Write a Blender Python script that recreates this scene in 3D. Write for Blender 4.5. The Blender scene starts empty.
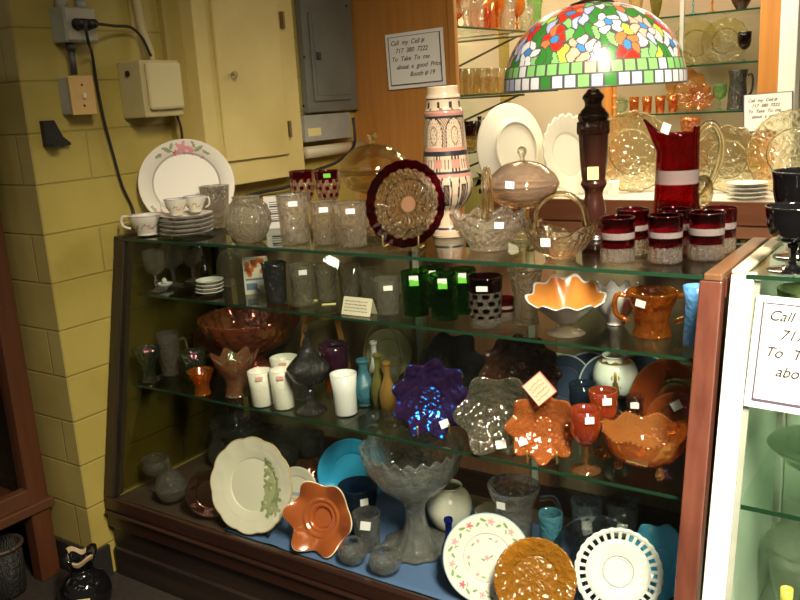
import bpy, math, random
import numpy as np
from mathutils import Vector, Matrix, Quaternion
random.seed(7); rng = np.random.RandomState(11)
SC = bpy.context.scene
COL = SC.collection
pi = math.pi; sin = math.sin; cos = math.cos

# ------------------------------------------------------------------ camera frame (used to turn a place in the 800x600 photo into a place in the room)
FPX = 845.0
CAM = Vector((0, 0, 1.362))
AX = Vector((0.82949103, 0.08189043, -0.55248402))
AY = Vector((0.55553499, -0.22310449, 0.80100266))
AZ = Vector((-0.05766722, -0.97134872, -0.23055617))

def ray(px, py):
    d = Vector((px - 400, py - 300, FPX)) / FPX
    return Vector((d.dot(AX), d.dot(AY), d.dot(AZ)))
def on(px, py, axis, val):
    r = ray(px, py); return CAM + r * ((val - CAM[axis]) / r[axis])
def proj(p):
    q = Vector(p) - CAM
    c = AX * q.x + AY * q.y + AZ * q.z
    return 400 + FPX * c.x / c.z, 300 + FPX * c.y / c.z, c.z
def bis(fn, lo, hi, n=48):
    a = fn(lo)
    for _ in range(n):
        m = (lo + hi) / 2
        if (fn(m) > 0) == (a > 0): lo = m
        else: hi = m
    return (lo + hi) / 2
def x_at(px, y, z):                       # x of the point seen in column px at depth y and height z
    return bis(lambda x: proj((x, y, z))[0] - px, -6, 3)
def z_at(p, py):                          # height seen in row py above the floor point p
    return bis(lambda z: proj((p[0], p[1], z))[1] - py, -2, 4)
def away(p):
    d = Vector((p[0] - CAM.x, p[1] - CAM.y, 0)); d.normalize(); return d

# ------------------------------------------------------------------ materials
MATS = {}
def nodes_of(name):
    m = bpy.data.materials.new(name); m.use_nodes = True
    nt = m.node_tree; nt.nodes.clear()
    out = nt.nodes.new('ShaderNodeOutputMaterial')
    return m, nt, out
def add_bump(nt, kind, scale, strength, dist=0.006):
    tc = nt.nodes.new('ShaderNodeTexCoord')
    b = nt.nodes.new('ShaderNodeBump'); b.inputs['Strength'].default_value = strength; b.inputs['Distance'].default_value = dist
    if kind == 'noise':
        t = nt.nodes.new('ShaderNodeTexNoise'); t.inputs['Scale'].default_value = scale; t.inputs['Detail'].default_value = 2; o = t.outputs[0]
    elif kind == 'wave':
        t = nt.nodes.new('ShaderNodeTexWave'); t.inputs['Scale'].default_value = scale; t.inputs['Distortion'].default_value = 6; o = t.outputs['Fac']
    else:
        t = nt.nodes.new('ShaderNodeTexVoronoi'); t.inputs['Scale'].default_value = scale
        if kind == 'facet': t.feature = 'F2'
        if kind == 'soft': t.feature = 'SMOOTH_F1'
        o = t.outputs['Distance']
    nt.links.new(tc.outputs['Object'], t.inputs['Vector']); nt.links.new(o, b.inputs['Height'])
    return b
def glass(name, col, rough=0.04, clear=0.5, bump=None, film=0, tint=None, body=0.0, bodycol=None):
    """pressed glass: refracting body with thin clear areas; film = iridescent coating in nanometres; body = share of opaque opal glass"""
    if name in MATS: return MATS[name]
    m, nt, out = nodes_of(name)
    p = nt.nodes.new('ShaderNodeBsdfPrincipled')
    p.inputs['Base Color'].default_value = (*col, 1); p.inputs['Roughness'].default_value = rough
    p.inputs['IOR'].default_value = 1.48; p.inputs['Transmission Weight'].default_value = 1 - body
    if film:
        p.inputs['Thin Film Thickness'].default_value = film; p.inputs['Thin Film IOR'].default_value = 2.1
    t = nt.nodes.new('ShaderNodeBsdfTransparent'); t.inputs[0].default_value = (*(tint or col), 1)
    mx = nt.nodes.new('ShaderNodeMixShader'); mx.inputs[0].default_value = 1 - clear
    nt.links.new(t.outputs[0], mx.inputs[1]); nt.links.new(p.outputs[0], mx.inputs[2]); nt.links.new(mx.outputs[0], out.inputs[0])
    if bump:
        b = add_bump(nt, *bump); nt.links.new(b.outputs[0], p.inputs['Normal'])
    MATS[name] = m; return m
def pane(name, tint, gloss=0.06):
    if name in MATS: return MATS[name]
    m, nt, out = nodes_of(name)
    t = nt.nodes.new('ShaderNodeBsdfTransparent'); t.inputs[0].default_value = (*tint, 1)
    g = nt.nodes.new('ShaderNodeBsdfGlossy'); g.inputs['Roughness'].default_value = 0.01; g.inputs[0].default_value = (.9, .95, .9, 1)
    fr = nt.nodes.new('ShaderNodeFresnel'); fr.inputs[0].default_value = 1.4
    mx = nt.nodes.new('ShaderNodeMixShader'); ge = nt.nodes.new('ShaderNodeNewGeometry'); ml = nt.nodes.new('ShaderNodeMath'); ml.operation = 'MULTIPLY'
    iv = nt.nodes.new('ShaderNodeMath'); iv.operation = 'SUBTRACT'; iv.inputs[0].default_value = 1; nt.links.new(ge.outputs['Backfacing'], iv.inputs[1])
    nt.links.new(fr.outputs[0], ml.inputs[0]); nt.links.new(iv.outputs[0], ml.inputs[1])
    nt.links.new(ml.outputs[0], mx.inputs[0]); nt.links.new(t.outputs[0], mx.inputs[1]); nt.links.new(g.outputs[0], mx.inputs[2]); nt.links.new(mx.outputs[0], out.inputs[0])
    MATS[name] = m; return m
def solid(name, col, rough=0.5, metal=0.0, bump=None, film=0, coat=0.0, trans=0.0, spec=0.5, emit=0):
    if name in MATS: return MATS[name]
    m, nt, out = nodes_of(name)
    p = nt.nodes.new('ShaderNodeBsdfPrincipled')
    p.inputs['Base Color'].default_value = (*col, 1); p.inputs['Roughness'].default_value = rough; p.inputs['Metallic'].default_value = metal
    p.inputs['Coat Weight'].default_value = coat; p.inputs['Transmission Weight'].default_value = trans; p.inputs['Specular IOR Level'].default_value = spec
    if film:
        p.inputs['Thin Film Thickness'].default_value = film; p.inputs['Thin Film IOR'].default_value = 2.0
    if emit:
        p.inputs['Emission Color'].default_value = (*col, 1); p.inputs['Emission Strength'].default_value = emit
    if bump:
        b = add_bump(nt, *bump); nt.links.new(b.outputs[0], p.inputs['Normal'])
    nt.links.new(p.outputs[0], out.inputs[0]); MATS[name] = m; return m
def stained(name, col):                   # lamp shade glass: coloured, translucent, glossy
    if name in MATS: return MATS[name]
    m, nt, out = nodes_of(name)
    p = nt.nodes.new('ShaderNodeBsdfPrincipled'); p.inputs['Base Color'].default_value = (*col, 1); p.inputs['Roughness'].default_value = 0.28
    t = nt.nodes.new('ShaderNodeBsdfTranslucent'); t.inputs[0].default_value = (*col, 1)
    mx = nt.nodes.new('ShaderNodeMixShader'); mx.inputs[0].default_value = 0.35
    nt.links.new(p.outputs[0], mx.inputs[1]); nt.links.new(t.outputs[0], mx.inputs[2]); nt.links.new(mx.outputs[0], out.inputs[0])
    MATS[name] = m; return m
def wood(name, c1, c2, rough=0.4, scale=(3, 3, 30), axis=2, coat=0.2):
    if name in MATS: return MATS[name]
    m, nt, out = nodes_of(name)
    p = nt.nodes.new('ShaderNodeBsdfPrincipled'); p.inputs['Roughness'].default_value = rough; p.inputs['Coat Weight'].default_value = coat
    tc = nt.nodes.new('ShaderNodeTexCoord'); mp = nt.nodes.new('ShaderNodeMapping')
    s = [28, 28, 28]; s[axis] = 1.6; mp.inputs['Scale'].default_value = s
    n = nt.nodes.new('ShaderNodeTexNoise'); n.inputs['Scale'].default_value = 1.5; n.inputs['Detail'].default_value = 5
    r = nt.nodes.new('ShaderNodeValToRGB'); r.color_ramp.elements[0].color = (*c1, 1); r.color_ramp.elements[1].color = (*c2, 1)
    r.color_ramp.elements[0].position = .3; r.color_ramp.elements[1].position = .7
    nt.links.new(tc.outputs['Object'], mp.inputs[0]); nt.links.new(mp.outputs[0], n.inputs['Vector']); nt.links.new(n.outputs[0], r.inputs[0]); nt.links.new(r.outputs[0], p.inputs['Base Color'])
    nt.links.new(p.outputs[0], out.inputs[0]); MATS[name] = m; return m
def mottled(name, c1, c2, scale=8, rough=0.7, bump=0.0, detail=4):
    if name in MATS: return MATS[name]
    m, nt, out = nodes_of(name)
    p = nt.nodes.new('ShaderNodeBsdfPrincipled'); p.inputs['Roughness'].default_value = rough
    tc = nt.nodes.new('ShaderNodeTexCoord')
    n = nt.nodes.new('ShaderNodeTexNoise'); n.inputs['Scale'].default_value = scale; n.inputs['Detail'].default_value = detail
    r = nt.nodes.new('ShaderNodeValToRGB'); r.color_ramp.elements[0].color = (*c1, 1); r.color_ramp.elements[1].color = (*c2, 1)
    r.color_ramp.elements[0].position = .3; r.color_ramp.elements[1].position = .7
    nt.links.new(tc.outputs['Object'], n.inputs['Vector']); nt.links.new(n.outputs[0], r.inputs[0]); nt.links.new(r.outputs[0], p.inputs['Base Color'])
    if bump:
        b = nt.nodes.new('ShaderNodeBump'); b.inputs['Strength'].default_value = bump; b.inputs['Distance'].default_value = .004
        nt.links.new(n.outputs[0], b.inputs['Height']); nt.links.new(b.outputs[0], p.inputs['Normal'])
    nt.links.new(p.outputs[0], out.inputs[0]); MATS[name] = m; return m
def block(name, col, vert):               # painted concrete block, courses .135 m; vert: which axis runs along the wall
    m, nt, out = nodes_of(name)
    p = nt.nodes.new('ShaderNodeBsdfPrincipled'); p.inputs['Roughness'].default_value = 0.45
    tc = nt.nodes.new('ShaderNodeTexCoord'); sp = nt.nodes.new('ShaderNodeSeparateXYZ'); cb = nt.nodes.new('ShaderNodeCombineXYZ')
    nt.links.new(tc.outputs['Object'], sp.inputs[0]); nt.links.new(sp.outputs[vert], cb.inputs[0]); nt.links.new(sp.outputs[2], cb.inputs[1])
    mp = nt.nodes.new('ShaderNodeMapping'); mp.inputs['Location'].default_value = (0.11, 0.037, 0)
    nt.links.new(cb.outputs[0], mp.inputs[0])
    br = nt.nodes.new('ShaderNodeTexBrick'); br.inputs['Scale'].default_value = 1; br.inputs['Brick Width'].default_value = .41; br.inputs['Row Height'].default_value = .1365
    br.inputs['Mortar Size'].default_value = .004; br.inputs['Mortar Smooth'].default_value = .6
    dk = tuple(c * .80 for c in col)
    br.inputs['Color1'].default_value = (*col, 1); br.inputs['Color2'].default_value = (*[c * .95 for c in col], 1); br.inputs['Mortar'].default_value = (*dk, 1)
    nt.links.new(mp.outputs[0], br.inputs[0])
    n = nt.nodes.new('ShaderNodeTexNoise'); n.inputs['Scale'].default_value = 5; n.inputs['Detail'].default_value = 6
    nt.links.new(tc.outputs['Object'], n.inputs['Vector'])
    mx = nt.nodes.new('ShaderNodeMix'); mx.data_type = 'RGBA'; mx.blend_type = 'MULTIPLY'; mx.inputs[0].default_value = .55
    rp = nt.nodes.new('ShaderNodeValToRGB'); rp.color_ramp.elements[0].position = .3; rp.color_ramp.elements[0].color = (.66, .62, .5, 1); rp.color_ramp.elements[1].position = .62; rp.color_ramp.elements[1].color = (1, 1, 1, 1)
    nt.links.new(n.outputs[0], rp.inputs[0]); nt.links.new(br.outputs[0], mx.inputs[6]); nt.links.new(rp.outputs[0], mx.inputs[7]); nt.links.new(mx.outputs[2], p.inputs['Base Color'])
    b = nt.nodes.new('ShaderNodeBump'); b.inputs['Strength'].default_value = .6; b.inputs['Distance'].default_value = .004; b.invert = True
    nt.links.new(br.outputs['Fac'], b.inputs['Height']); nt.links.new(b.outputs[0], p.inputs['Normal'])
    nt.links.new(p.outputs[0], out.inputs[0]); return m

# ------------------------------------------------------------------ mesh helpers
def link(name, V, F, mats, parent=None, mi=None, smooth=True):
    me = bpy.data.meshes.new(name); me.from_pydata([tuple(v) for v in V], [], F)
    if not isinstance(mats, (list, tuple)): mats = [mats]
    for m in mats: me.materials.append(m)
    if mi is not None: me.polygons.foreach_set('material_index', np.array(mi, dtype=np.int32))
    if smooth: me.polygons.foreach_set('use_smooth', np.ones(len(F), dtype=bool))
    me.update()
    o = bpy.data.objects.new(name, me); COL.objects.link(o)
    if parent is not None: o.parent = parent
    return o
def tag(o, label, cat, group=None):
    o['label'] = label; o['category'] = cat
    if group: o['group'] = group
    return o
def thing(name, label, cat, loc=(0, 0, 0), group=None):
    o = bpy.data.objects.new(name, None); o.empty_display_size = .02; COL.objects.link(o); o.location = loc
    return tag(o, label, cat, group)
class MB:                                  # collects boxes, prisms and tubes into one mesh
    def __init__(s): s.V = []; s.F = []; s.M = []
    def add(s, V, F, mi=0):
        b = len(s.V); s.V += [Vector(v) for v in V]; s.F += [tuple(i + b for i in f) for f in F]; s.M += [mi] * len(F); return s
    def box(s, x0, x1, y0, y1, z0, z1, mi=0):
        V = [(x, y, z) for x in (x0, x1) for y in (y0, y1) for z in (z0, z1)]
        return s.add(V, [(0, 1, 3, 2), (4, 6, 7, 5), (0, 4, 5, 1), (2, 3, 7, 6), (0, 2, 6, 4), (1, 5, 7, 3)], mi)
    def prism(s, quad, off, mi=0):         # polygon swept by the vector off
        n = len(quad); q = [Vector(v) for v in quad]; V = q + [v + Vector(off) for v in q]
        F = [tuple(range(n))[::-1], tuple(range(n, 2 * n))] + [(i, (i + 1) % n, n + (i + 1) % n, n + i) for i in range(n)]
        return s.add(V, F, mi)
    def tube(s, path, r, seg=8, mi=0, sub=0, closed=False):
        P = [Vector(p) for p in path]
        if sub: P = catmull(P, sub)
        n = len(P); V = []; F = []
        up = Vector((.13, .21, .97))
        rr = r if isinstance(r, (list, tuple)) else None
        for i, p in enumerate(P):
            t = (P[min(i + 1, n - 1)] - P[max(i - 1, 0)]).normalized()
            a = t.cross(up); a = a.normalized() if a.length > 1e-5 else Vector((1, 0, 0)); b = t.cross(a)
            ri = r if rr is None else rr[0] + (rr[1] - rr[0]) * i / (n - 1)
            for k in range(seg):
                V.append(p + a * (ri * cos(2 * pi * k / seg)) + b * (ri * sin(2 * pi * k / seg)))
        for i in range(n - 1):
            for k in range(seg):
                F.append((i * seg + k, i * seg + (k + 1) % seg, (i + 1) * seg + (k + 1) % seg, (i + 1) * seg + k))
        F.append(tuple(range(seg))[::-1]); F.append(tuple((n - 1) * seg + k for k in range(seg)))
        return s.add(V, F, mi)
    def ball(s, c, r, mi=0, seg=10, sz=1.0):
        V = [Vector(c) + Vector((0, 0, -r * sz))]; F = []; rings = seg // 2
        for i in range(1, rings):
            a = -pi / 2 + pi * i / rings
            for k in range(seg): V.append(Vector(c) + Vector((r * cos(a) * cos(2 * pi * k / seg), r * cos(a) * sin(2 * pi * k / seg), r * sz * sin(a))))
        V.append(Vector(c) + Vector((0, 0, r * sz))); L = len(V) - 1
        for k in range(seg):
            F.append((0, 1 + (k + 1) % seg, 1 + k)); F.append((L, L - seg + k, L - seg + (k + 1) % seg))
            for i in range(rings - 2): F.append((1 + i * seg + k, 1 + i * seg + (k + 1) % seg, 1 + (i + 1) * seg + (k + 1) % seg, 1 + (i + 1) * seg + k))
        return s.add(V, F, mi)
    def build(s, name, mats, parent=None, smooth=False, bevel=0, org=None):
        V = s.V
        if org is not None: V = [v - Vector(org) for v in V]
        o = link(name, V, s.F, mats, parent, s.M, smooth)
        if org is not None and parent is None: o.location = org
        if bevel:
            md = o.modifiers.new('edge', 'BEVEL'); md.width = bevel; md.segments = 2; md.limit_method = 'ANGLE'
        return o
def catmull(P, sub):
    out = []; n = len(P)
    for i in range(n - 1):
        p0, p1, p2, p3 = P[max(i - 1, 0)], P[i], P[i + 1], P[min(i + 2, n - 1)]
        for k in range(sub):
            t = k / sub
            out.append(.5 * ((2 * p1) + (p2 - p0) * t + (2 * p0 - 5 * p1 + 4 * p2 - p3) * t * t + (3 * p1 - p0 - 3 * p2 + p3) * t ** 3))
    out.append(P[-1]); return out
def smoothp(pts, sub): return [(max(v.x, 0), v.y) for v in catmull([Vector((a, b)) for a, b in pts], sub)] if sub > 1 else list(pts)
def shell(pts, th):                        # outer profile from the axis to the rim, returned there and back at wall thickness th
    P = [Vector(p) for p in pts]; n = len(P); inn = []
    for i in range(n):
        d = P[min(i + 1, n - 1)] - P[max(i - 1, 0)]
        nn = Vector((-d.y, d.x)); nn = nn.normalized() if nn.length > 1e-9 else Vector((0, 1))
        q = P[i] + nn * th; inn.append((max(q.x, 0.0), q.y))
    inn[0] = (0.0, inn[0][1])
    return [tuple(p) for p in P] + inn[::-1]
def lathe(name, pts, mats, parent=None, seg=40, mod=None, paint=None, smooth=True, xf=None):
    n = len(pts); V = []; idx = []
    th = [2 * pi * k / seg for k in range(seg)]
    for (r, z) in pts:
        if r < 1e-6: idx.append([len(V)] * seg); V.append((0, 0, z) if not mod else (0, 0, mod(0, 0, z)[1]))
        else:
            row = []
            for t in th:
                a, b = mod(t, r, z) if mod else (r, z)
                row.append(len(V)); V.append((a * cos(t), a * sin(t), b))
            idx.append(row)
    F = []; M = []
    for i in range(n - 1):
        A, B = idx[i], idx[i + 1]
        for k in range(seg):
            j = (k + 1) % seg
            f = [A[k], A[j], B[j], B[k]]; g = []
            for v in f:
                if v not in g: g.append(v)
            if len(g) < 3: continue
            F.append(tuple(g))
            if paint: M.append(paint(th[k] + pi / seg, (pts[i][0] + pts[i + 1][0]) / 2, (pts[i][1] + pts[i + 1][1]) / 2, i / max(n - 1, 1)))
    if xf is not None: V = [xf @ Vector(v) for v in V]
    return link(name, V, F, mats, parent, M if paint else None, smooth)

# rim and wall modulations
def flute(n, a, z0=-9, z1=9):
    return lambda t, r, z: (r * (1 + a * (cos(n * t) if z0 <= z <= z1 else 0)), z)
def ruffle(n, ar, az, r0, r1, ph=0.0):
    def f(t, r, z):
        w = min(max((r - r0) / (r1 - r0), 0), 1.2); w = w * w
        c = cos(n * t + ph)
        return r * (1 + ar * w * c), z + az * w * c
    return f
def scallop(n, a, r0):
    return lambda t, r, z: (r * (1 + (a * abs(cos(n * t / 2)) if r > r0 else 0)), z)
def both(f, g):
    def h(t, r, z):
        a, b = f(t, r, z); return g(t, a, b)
    return h

def diamonds(n, m, a, R, H):                # raised diamond pattern pressed into a round side
    return lambda t, r, z: (r * (1 + a * cos(n * t / 1.0 + pi * m * z / H) * cos(n * t / 1.0 - pi * m * z / H)) if r > .25 * R else r, z)
def rosette(n, m, a, R, r0=.0, r1=.95):      # raised petals and beads pressed into the face of a plate
    return lambda t, r, z: (r, z + (a * R * cos(n * t) * cos(m * pi * r / R) if r0 * R < r < r1 * R else 0))
# ------------------------------------------------------------------ shapes of glassware: each returns [(part, outer profile, options)]
def K_tumbler(R, H, k):
    b = k.get('base', .82); return [('body', [(0, 0), (b * R * .92, 0), (b * R, .03 * H), ((b * .6 + .4) * R, .55 * H), (R, H)], {})]
def K_goblet(R, H, k):
    f = k.get('foot', .8); s = k.get('stem', .14)
    return [('foot', [(0, 0), (f * R, 0), (f * R, .018 * H), (.3 * R, .06 * H), (s * R, .10 * H), (0, .10 * H)], {'solid': 1}),
            ('stem', [(0, .09 * H), (s * R, .095 * H), (s * .8 * R, .17 * H), (s * 1.7 * R, .24 * H), (s * .9 * R, .30 * H), (s * 1.2 * R, .42 * H), (0, .42 * H)], {'solid': 1}),
            ('bowl', [(0, .41 * H), (.35 * R, .42 * H), (.8 * R, .52 * H), (.98 * R, .70 * H), (.96 * R, .85 * H), (R, H)], {})]
def K_compote(R, H, k):
    f = k.get('foot', .55); h = k.get('stem_h', .5); s = k.get('stem', .13)
    return [('foot', [(0, 0), (f * R, 0), (f * R, .02 * H), (f * .7 * R, .08 * H), (s * R, .16 * H), (0, .16 * H)], {'solid': 1, 'sm': 3}),
            ('stem', [(0, .15 * H), (s * R, .155 * H), (s * .8 * R, .6 * h * H), (s * 1.4 * R, h * H), (0, h * H)], {'solid': 1, 'sm': 2}),
            ('bowl', [(0, h * H * .98), (.3 * R, h * H), (.72 * R, (h + .12 * (1 - h) * 2) * H), (.93 * R, (h + .7 * (1 - h)) * H), (R, H)], {'sm': 3})]
def K_covered(R, H, k):
    f = k.get('foot', .5); a, b, c = k.get('lv', (.3, .52, .84)); s = k.get('stem', .16)
    P = []
    if a > .06:
        P.append(('foot', [(0, 0), (f * R, 0), (f * R, .02 * H), (f * .6 * R, .07 * H), (s * R, .12 * H), (s * R, a * H), (0, a * H)], {'solid': 1, 'sm': 3}))
    P.append(('bowl', [(0, a * H * .97), (.35 * R, a * H), (.8 * R, (a + .35 * (b - a)) * H), (R, b * H)], {'sm': 3}))
    P.append(('lid', [(0, (c - .015) * H), (.14 * R, (c - .02) * H), ((.34 if k.get('cone') else .52) * R, (b + (.55 if k.get('cone') else .80) * (c - b)) * H), ((.8 if k.get('cone') else .88) * R, (b + (.18 if k.get('cone') else .40) * (c - b)) * H), (1.02 * R, (b + .004) * H)], {'sm': 3, 'lid': 1}))
    fr = k.get('fin', .13)
    P.append(('finial', [(0, (c - .02) * H), (fr * .55 * R, (c - .02) * H), (fr * .5 * R, (c + .02) * H), (fr * R, (c + .5 * (1 - c)) * H), (fr * .8 * R, (c + .85 * (1 - c)) * H), (0, H)], {'solid': 1, 'sm': 3, 'sub_of': 'lid'}))
    return P
def K_bowl(R, H, k):
    b = k.get('base', .42); return [('body', [(0, 0), (b * R, 0), (b * R, .08 * H), (.75 * R, .38 * H), (.93 * R, .72 * H), (R, H)], {'sm': 4})]
def K_globe(R, H, k):
    return [('body', [(0, 0), (.45 * R, 0), (.8 * R, .18 * H), (R, .48 * H), (.86 * R, .78 * H), (.55 * R, .93 * H), (.6 * R, H)], {'sm': 4})]
def K_vase(R, H, k):
    b = k.get('base', .75); return [('body', [(0, 0), (b * R, 0), (b * R * .97, .06 * H), (b * .9 * R, .4 * H), (.82 * R, .75 * H), (R, H)], {'sm': 3})]
def K_bottle(R, H, k):
    return [('body', [(0, 0), (.62 * R, 0), (.7 * R, .06 * H), (R, .22 * H), (.98 * R, .45 * H), (.62 * R, .62 * H), (.4 * R, .74 * H), (.42 * R, .92 * H), (.55 * R, .95 * H), (.5 * R, H)], {'sm': 3})]
def K_dome(R, H, k):
    return [('body', [(0, H), (.4 * R, .93 * H), (.62 * R, .75 * H), (.74 * R, .4 * H), (.82 * R, .12 * H), (R, 0)], {'sm': 4, 'lid': 1})]
def K_saucer(R, H, k):
    return [('body', [(0, 0), (.52 * R, 0), (.55 * R, .25 * H), (.9 * R, .75 * H), (R, H)], {'sm': 2})]
def K_pot(R, H, k):
    return [('body', [(0, 0), (.75 * R, 0), (.95 * R, .16 * H), (R, .34 * H), (.82 * R, .56 * H), (.46 * R, .68 * H), (.4 * R, .76 * H), (.56 * R, .92 * H), (.62 * R, H)], {'sm': 4})]
KIND = {'tumbler': K_tumbler, 'goblet': K_goblet, 'compote': K_compote, 'covered': K_covered, 'bowl': K_bowl, 'globe': K_globe, 'vase': K_vase,
        'bottle': K_bottle, 'dome': K_dome, 'saucer': K_saucer, 'pot': K_pot}
BASE = {'tumbler': .8, 'goblet': .8, 'compote': .55, 'covered': .5, 'bowl': .42, 'globe': .45, 'vase': .75, 'bottle': .62, 'dome': 1, 'saucer': .52, 'pot': .75}
TOPR = {'tumbler': 1, 'goblet': 1, 'compote': 1, 'covered': 0, 'bowl': 1, 'globe': .6, 'vase': 1, 'bottle': .5, 'dome': 0, 'saucer': 1, 'pot': .62}
TOP, SH1, SH2, DECK = 1.017, .85, .588, .252

def place(kind, px, yb, yt, w, z, yd=None, base=None, topr=None):
    """foot point, radius and height of a round object seen between the rows yb (bottom) and yt (top) in column px, w pixels wide, standing at height z"""
    br = BASE[kind] if base is None else base; tr = TOPR[kind] if topr is None else topr
    if yd is None:
        p = on(px, yb, 2, z); t = proj(p)[2]; R = w / 2 * t / FPX
        for _ in range(3):
            q = p + away(p) * (br * R); R = w / 2 * proj(q)[2] / FPX
        q = p + away(p) * (br * R)
        q.x = x_at(px, q.y, z)
    else:
        q = Vector((x_at(px, yd, z), yd, z)); R = w / 2 * proj(q)[2] / FPX
    q = Vector((q.x, q.y, z + .0006))
    H = bis(lambda h: proj(q + away(q) * (tr * R) + Vector((0, 0, h)))[1] - yt, .002, 1.5)
    return q, R, H

def sticker(parent, q, rad, z, ang, wm, hm, mat, tilt=0.0, name='price_tag'):
    """a small paper tag on the side of an object, facing the shop floor"""
    d = -away(q); c, s = cos(ang), sin(ang); d = Vector((d.x * c - d.y * s, d.x * s + d.y * c, 0)); u = Vector((-d.y, d.x, 0))
    o = d * (rad + .0015) + Vector((0, 0, z)); up = Vector((0, 0, 1)) * cos(tilt) + u * sin(tilt); sd = u * cos(tilt) - Vector((0, 0, 1)) * sin(tilt)
    Q = [o - sd * wm / 2 - up * hm / 2, o + sd * wm / 2 - up * hm / 2, o + sd * wm / 2 + up * hm / 2, o - sd * wm / 2 + up * hm / 2]
    b = MB().prism(Q, d * .0012)
    return b.build(name, mat, parent)

def G(kind, name, label, cat, px, yb, yt, w, z, mat, group=None, yd=None, mod=None, paint=None, seg=40, th=.0028, sm=None, tags=(), mats=None, **k):
    q, R, H = place(kind, px, yb, yt, w, z, yd, k.get('base') if kind in ('tumbler', 'bowl', 'vase') else k.get('foot'), k.get('topr'))
    if k.get('hm'): H = k['hm']
    parts = KIND[kind](R, H, k)
    if callable(mod): mod = mod(R, H)
    multi = len(parts) > 1 or tags or k.get('handle') or k.get('root')
    root = thing(name, label, cat, q, group) if multi else None
    made = {}
    for (pn, pts, o) in parts:
        sub = sm or o.get('sm', 1)
        pts = smoothp(pts, sub)
        if o.get('lid'):
            pts = shell(pts, -th)[::-1]
        elif not o.get('solid'): pts = shell(pts, th)
        mm = (mats or {}).get(pn, mat)
        pm = mod if (pn in k.get('modparts', ('body', 'bowl', 'lid'))) else None
        pp = paint if pn in k.get('paintparts', ('body', 'bowl')) else None
        par = root
        if o.get('sub_of') and o['sub_of'] in made: par = made[o['sub_of']]
        sg = seg
        if k.get('relief') and pm is not False and pn in k.get('modparts', ('body', 'bowl', 'lid')):
            nn_, mm_, aa_ = k['relief']; pts = resample(pts, 64); sg = max(seg, nn_ * 8); rl_ = diamonds(nn_, mm_, aa_, R, H); pm = both(pm, rl_) if pm else rl_
        if pp:
            pts = resample(pts, k.get('rings', 60))
        ob = lathe(name if not multi else pn, pts, mm, par, sg, pm, pp(R, H) if pp else None)
        made[pn] = ob
        if not multi:
            ob.location = q; tag(ob, label, cat, group); root = ob
    S = proj(q)[2] / FPX
    for tg in tags:
        dx, fz, tw, thh = tg[:4]; m = tg[4] if len(tg) > 4 else PAPER; tl = tg[5] if len(tg) > 5 else 0
        sticker(root, q, R * (tg[6] if len(tg) > 6 else 1.0), fz * H, dx, tw * S, thh * S, m, tl)
    root['_R'] = R; root['_H'] = H
    del root['_R']; del root['_H']
    return root, q, R, H
def resample(pts, n):
    P = [Vector(p) for p in pts]; L = [0]
    for a, b in zip(P, P[1:]): L.append(L[-1] + (b - a).length)
    out = []
    for i in range(n + 1):
        s = L[-1] * i / n
        j = min(max(k for k in range(len(L)) if L[k] <= s + 1e-12), len(P) - 2)
        f = 0 if L[j + 1] == L[j] else (s - L[j]) / (L[j + 1] - L[j])
        v = P[j].lerp(P[j + 1], min(f, 1)); out.append((max(v.x, 0), v.y))
    return out

def frame_at(px, yb, yt, z, yaw=0, tilt=15, yd=None):
    """for a plate that stands on edge: foot point, in-plane axes, face normal and radius"""
    p = on(px, yb, 2, z) if yd is None else Vector((x_at(px, yd, z), yd, z))
    a = -away(p); c, s = cos(math.radians(yaw)), sin(math.radians(yaw))
    h = Vector((a.x * c - a.y * s, a.x * s + a.y * c, 0)); tl = math.radians(tilt)
    n = h * cos(tl) + Vector((0, 0, 1)) * sin(tl); up = Vector((0, 0, 1)) * cos(tl) - h * sin(tl); sd = up.cross(n)
    R = bis(lambda r: proj(p + up * (2 * r))[1] - yt, .005, 1)
    return p, sd, up, n, R
def PL(name, label, cat, px, yb, yt, z, mat, yaw=0, tilt=15, yd=None, depth=.12, foot=.55, group=None, mod=None, paint=None, mats=None, seg=64, rings=0, th=.004, ax=1.0, tags=(), prof=None, flip=False, lift=0.0, root=False):
    p, sd, up, n, R = frame_at(px, yb, yt, z, yaw, tilt, yd)
    pr = prof(R) if prof else [(0, 0), (foot * R, 0), (foot * R * 1.05, .02 * R), (.8 * R, depth * R * .62), (R, depth * R)]
    pts = shell(smoothp(pr, 3), th)
    if rings: pts = resample(pts, rings)
    if callable(mod) and mod.__code__.co_argcount == 1: mod = mod(R)
    nn = -n if flip else n
    s2 = -sd if flip else sd
    M = Matrix((s2 * ax, up, nn)).transposed().to_4x4()
    zmin = min(b for a, b in pts if a > .9 * R)
    low = p.z + (.0026 if rings else .001) - min((p + up * R + (s2 * (ax * mr * cos(t)) + up * (mr * sin(t))) + nn * mz).z for a, b in pts[::3] for t in [k * pi / 45 for k in range(46, 90)] for mr, mz in [mod(t, a, b) if mod else (a, b)])
    M.translation = p + up * R + Vector((0, 0, low))
    if tags or root:
        rt = thing(name, label, cat, p, group)
        xf = Matrix.Translation(-p) @ M
        ob = lathe('body', pts, mats or mat, rt, seg, mod, paint(R) if paint else None, xf=xf)
        S = proj(p)[2] / FPX
        for (u, v, tw, hh, tm, rot) in tags:
            c = up * (R + v * R) + sd * u * R + n * (depth * R + .004); cr, sr = cos(rot), sin(rot); a = sd * cr + up * sr; b = up * cr - sd * sr
            MB().prism([c - a * tw * S / 2 - b * hh * S / 2, c + a * tw * S / 2 - b * hh * S / 2, c + a * tw * S / 2 + b * hh * S / 2, c - a * tw * S / 2 + b * hh * S / 2], n * .0012).build('price_tag', tm, rt)
        return rt, p, sd, up, n, R
    ob = lathe(name, pts, mats or mat, None, seg, mod, paint(R) if paint else None)
    ob.matrix_world = M
    tag(ob, label, cat, group)
    return ob, p, sd, up, n, R
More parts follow.
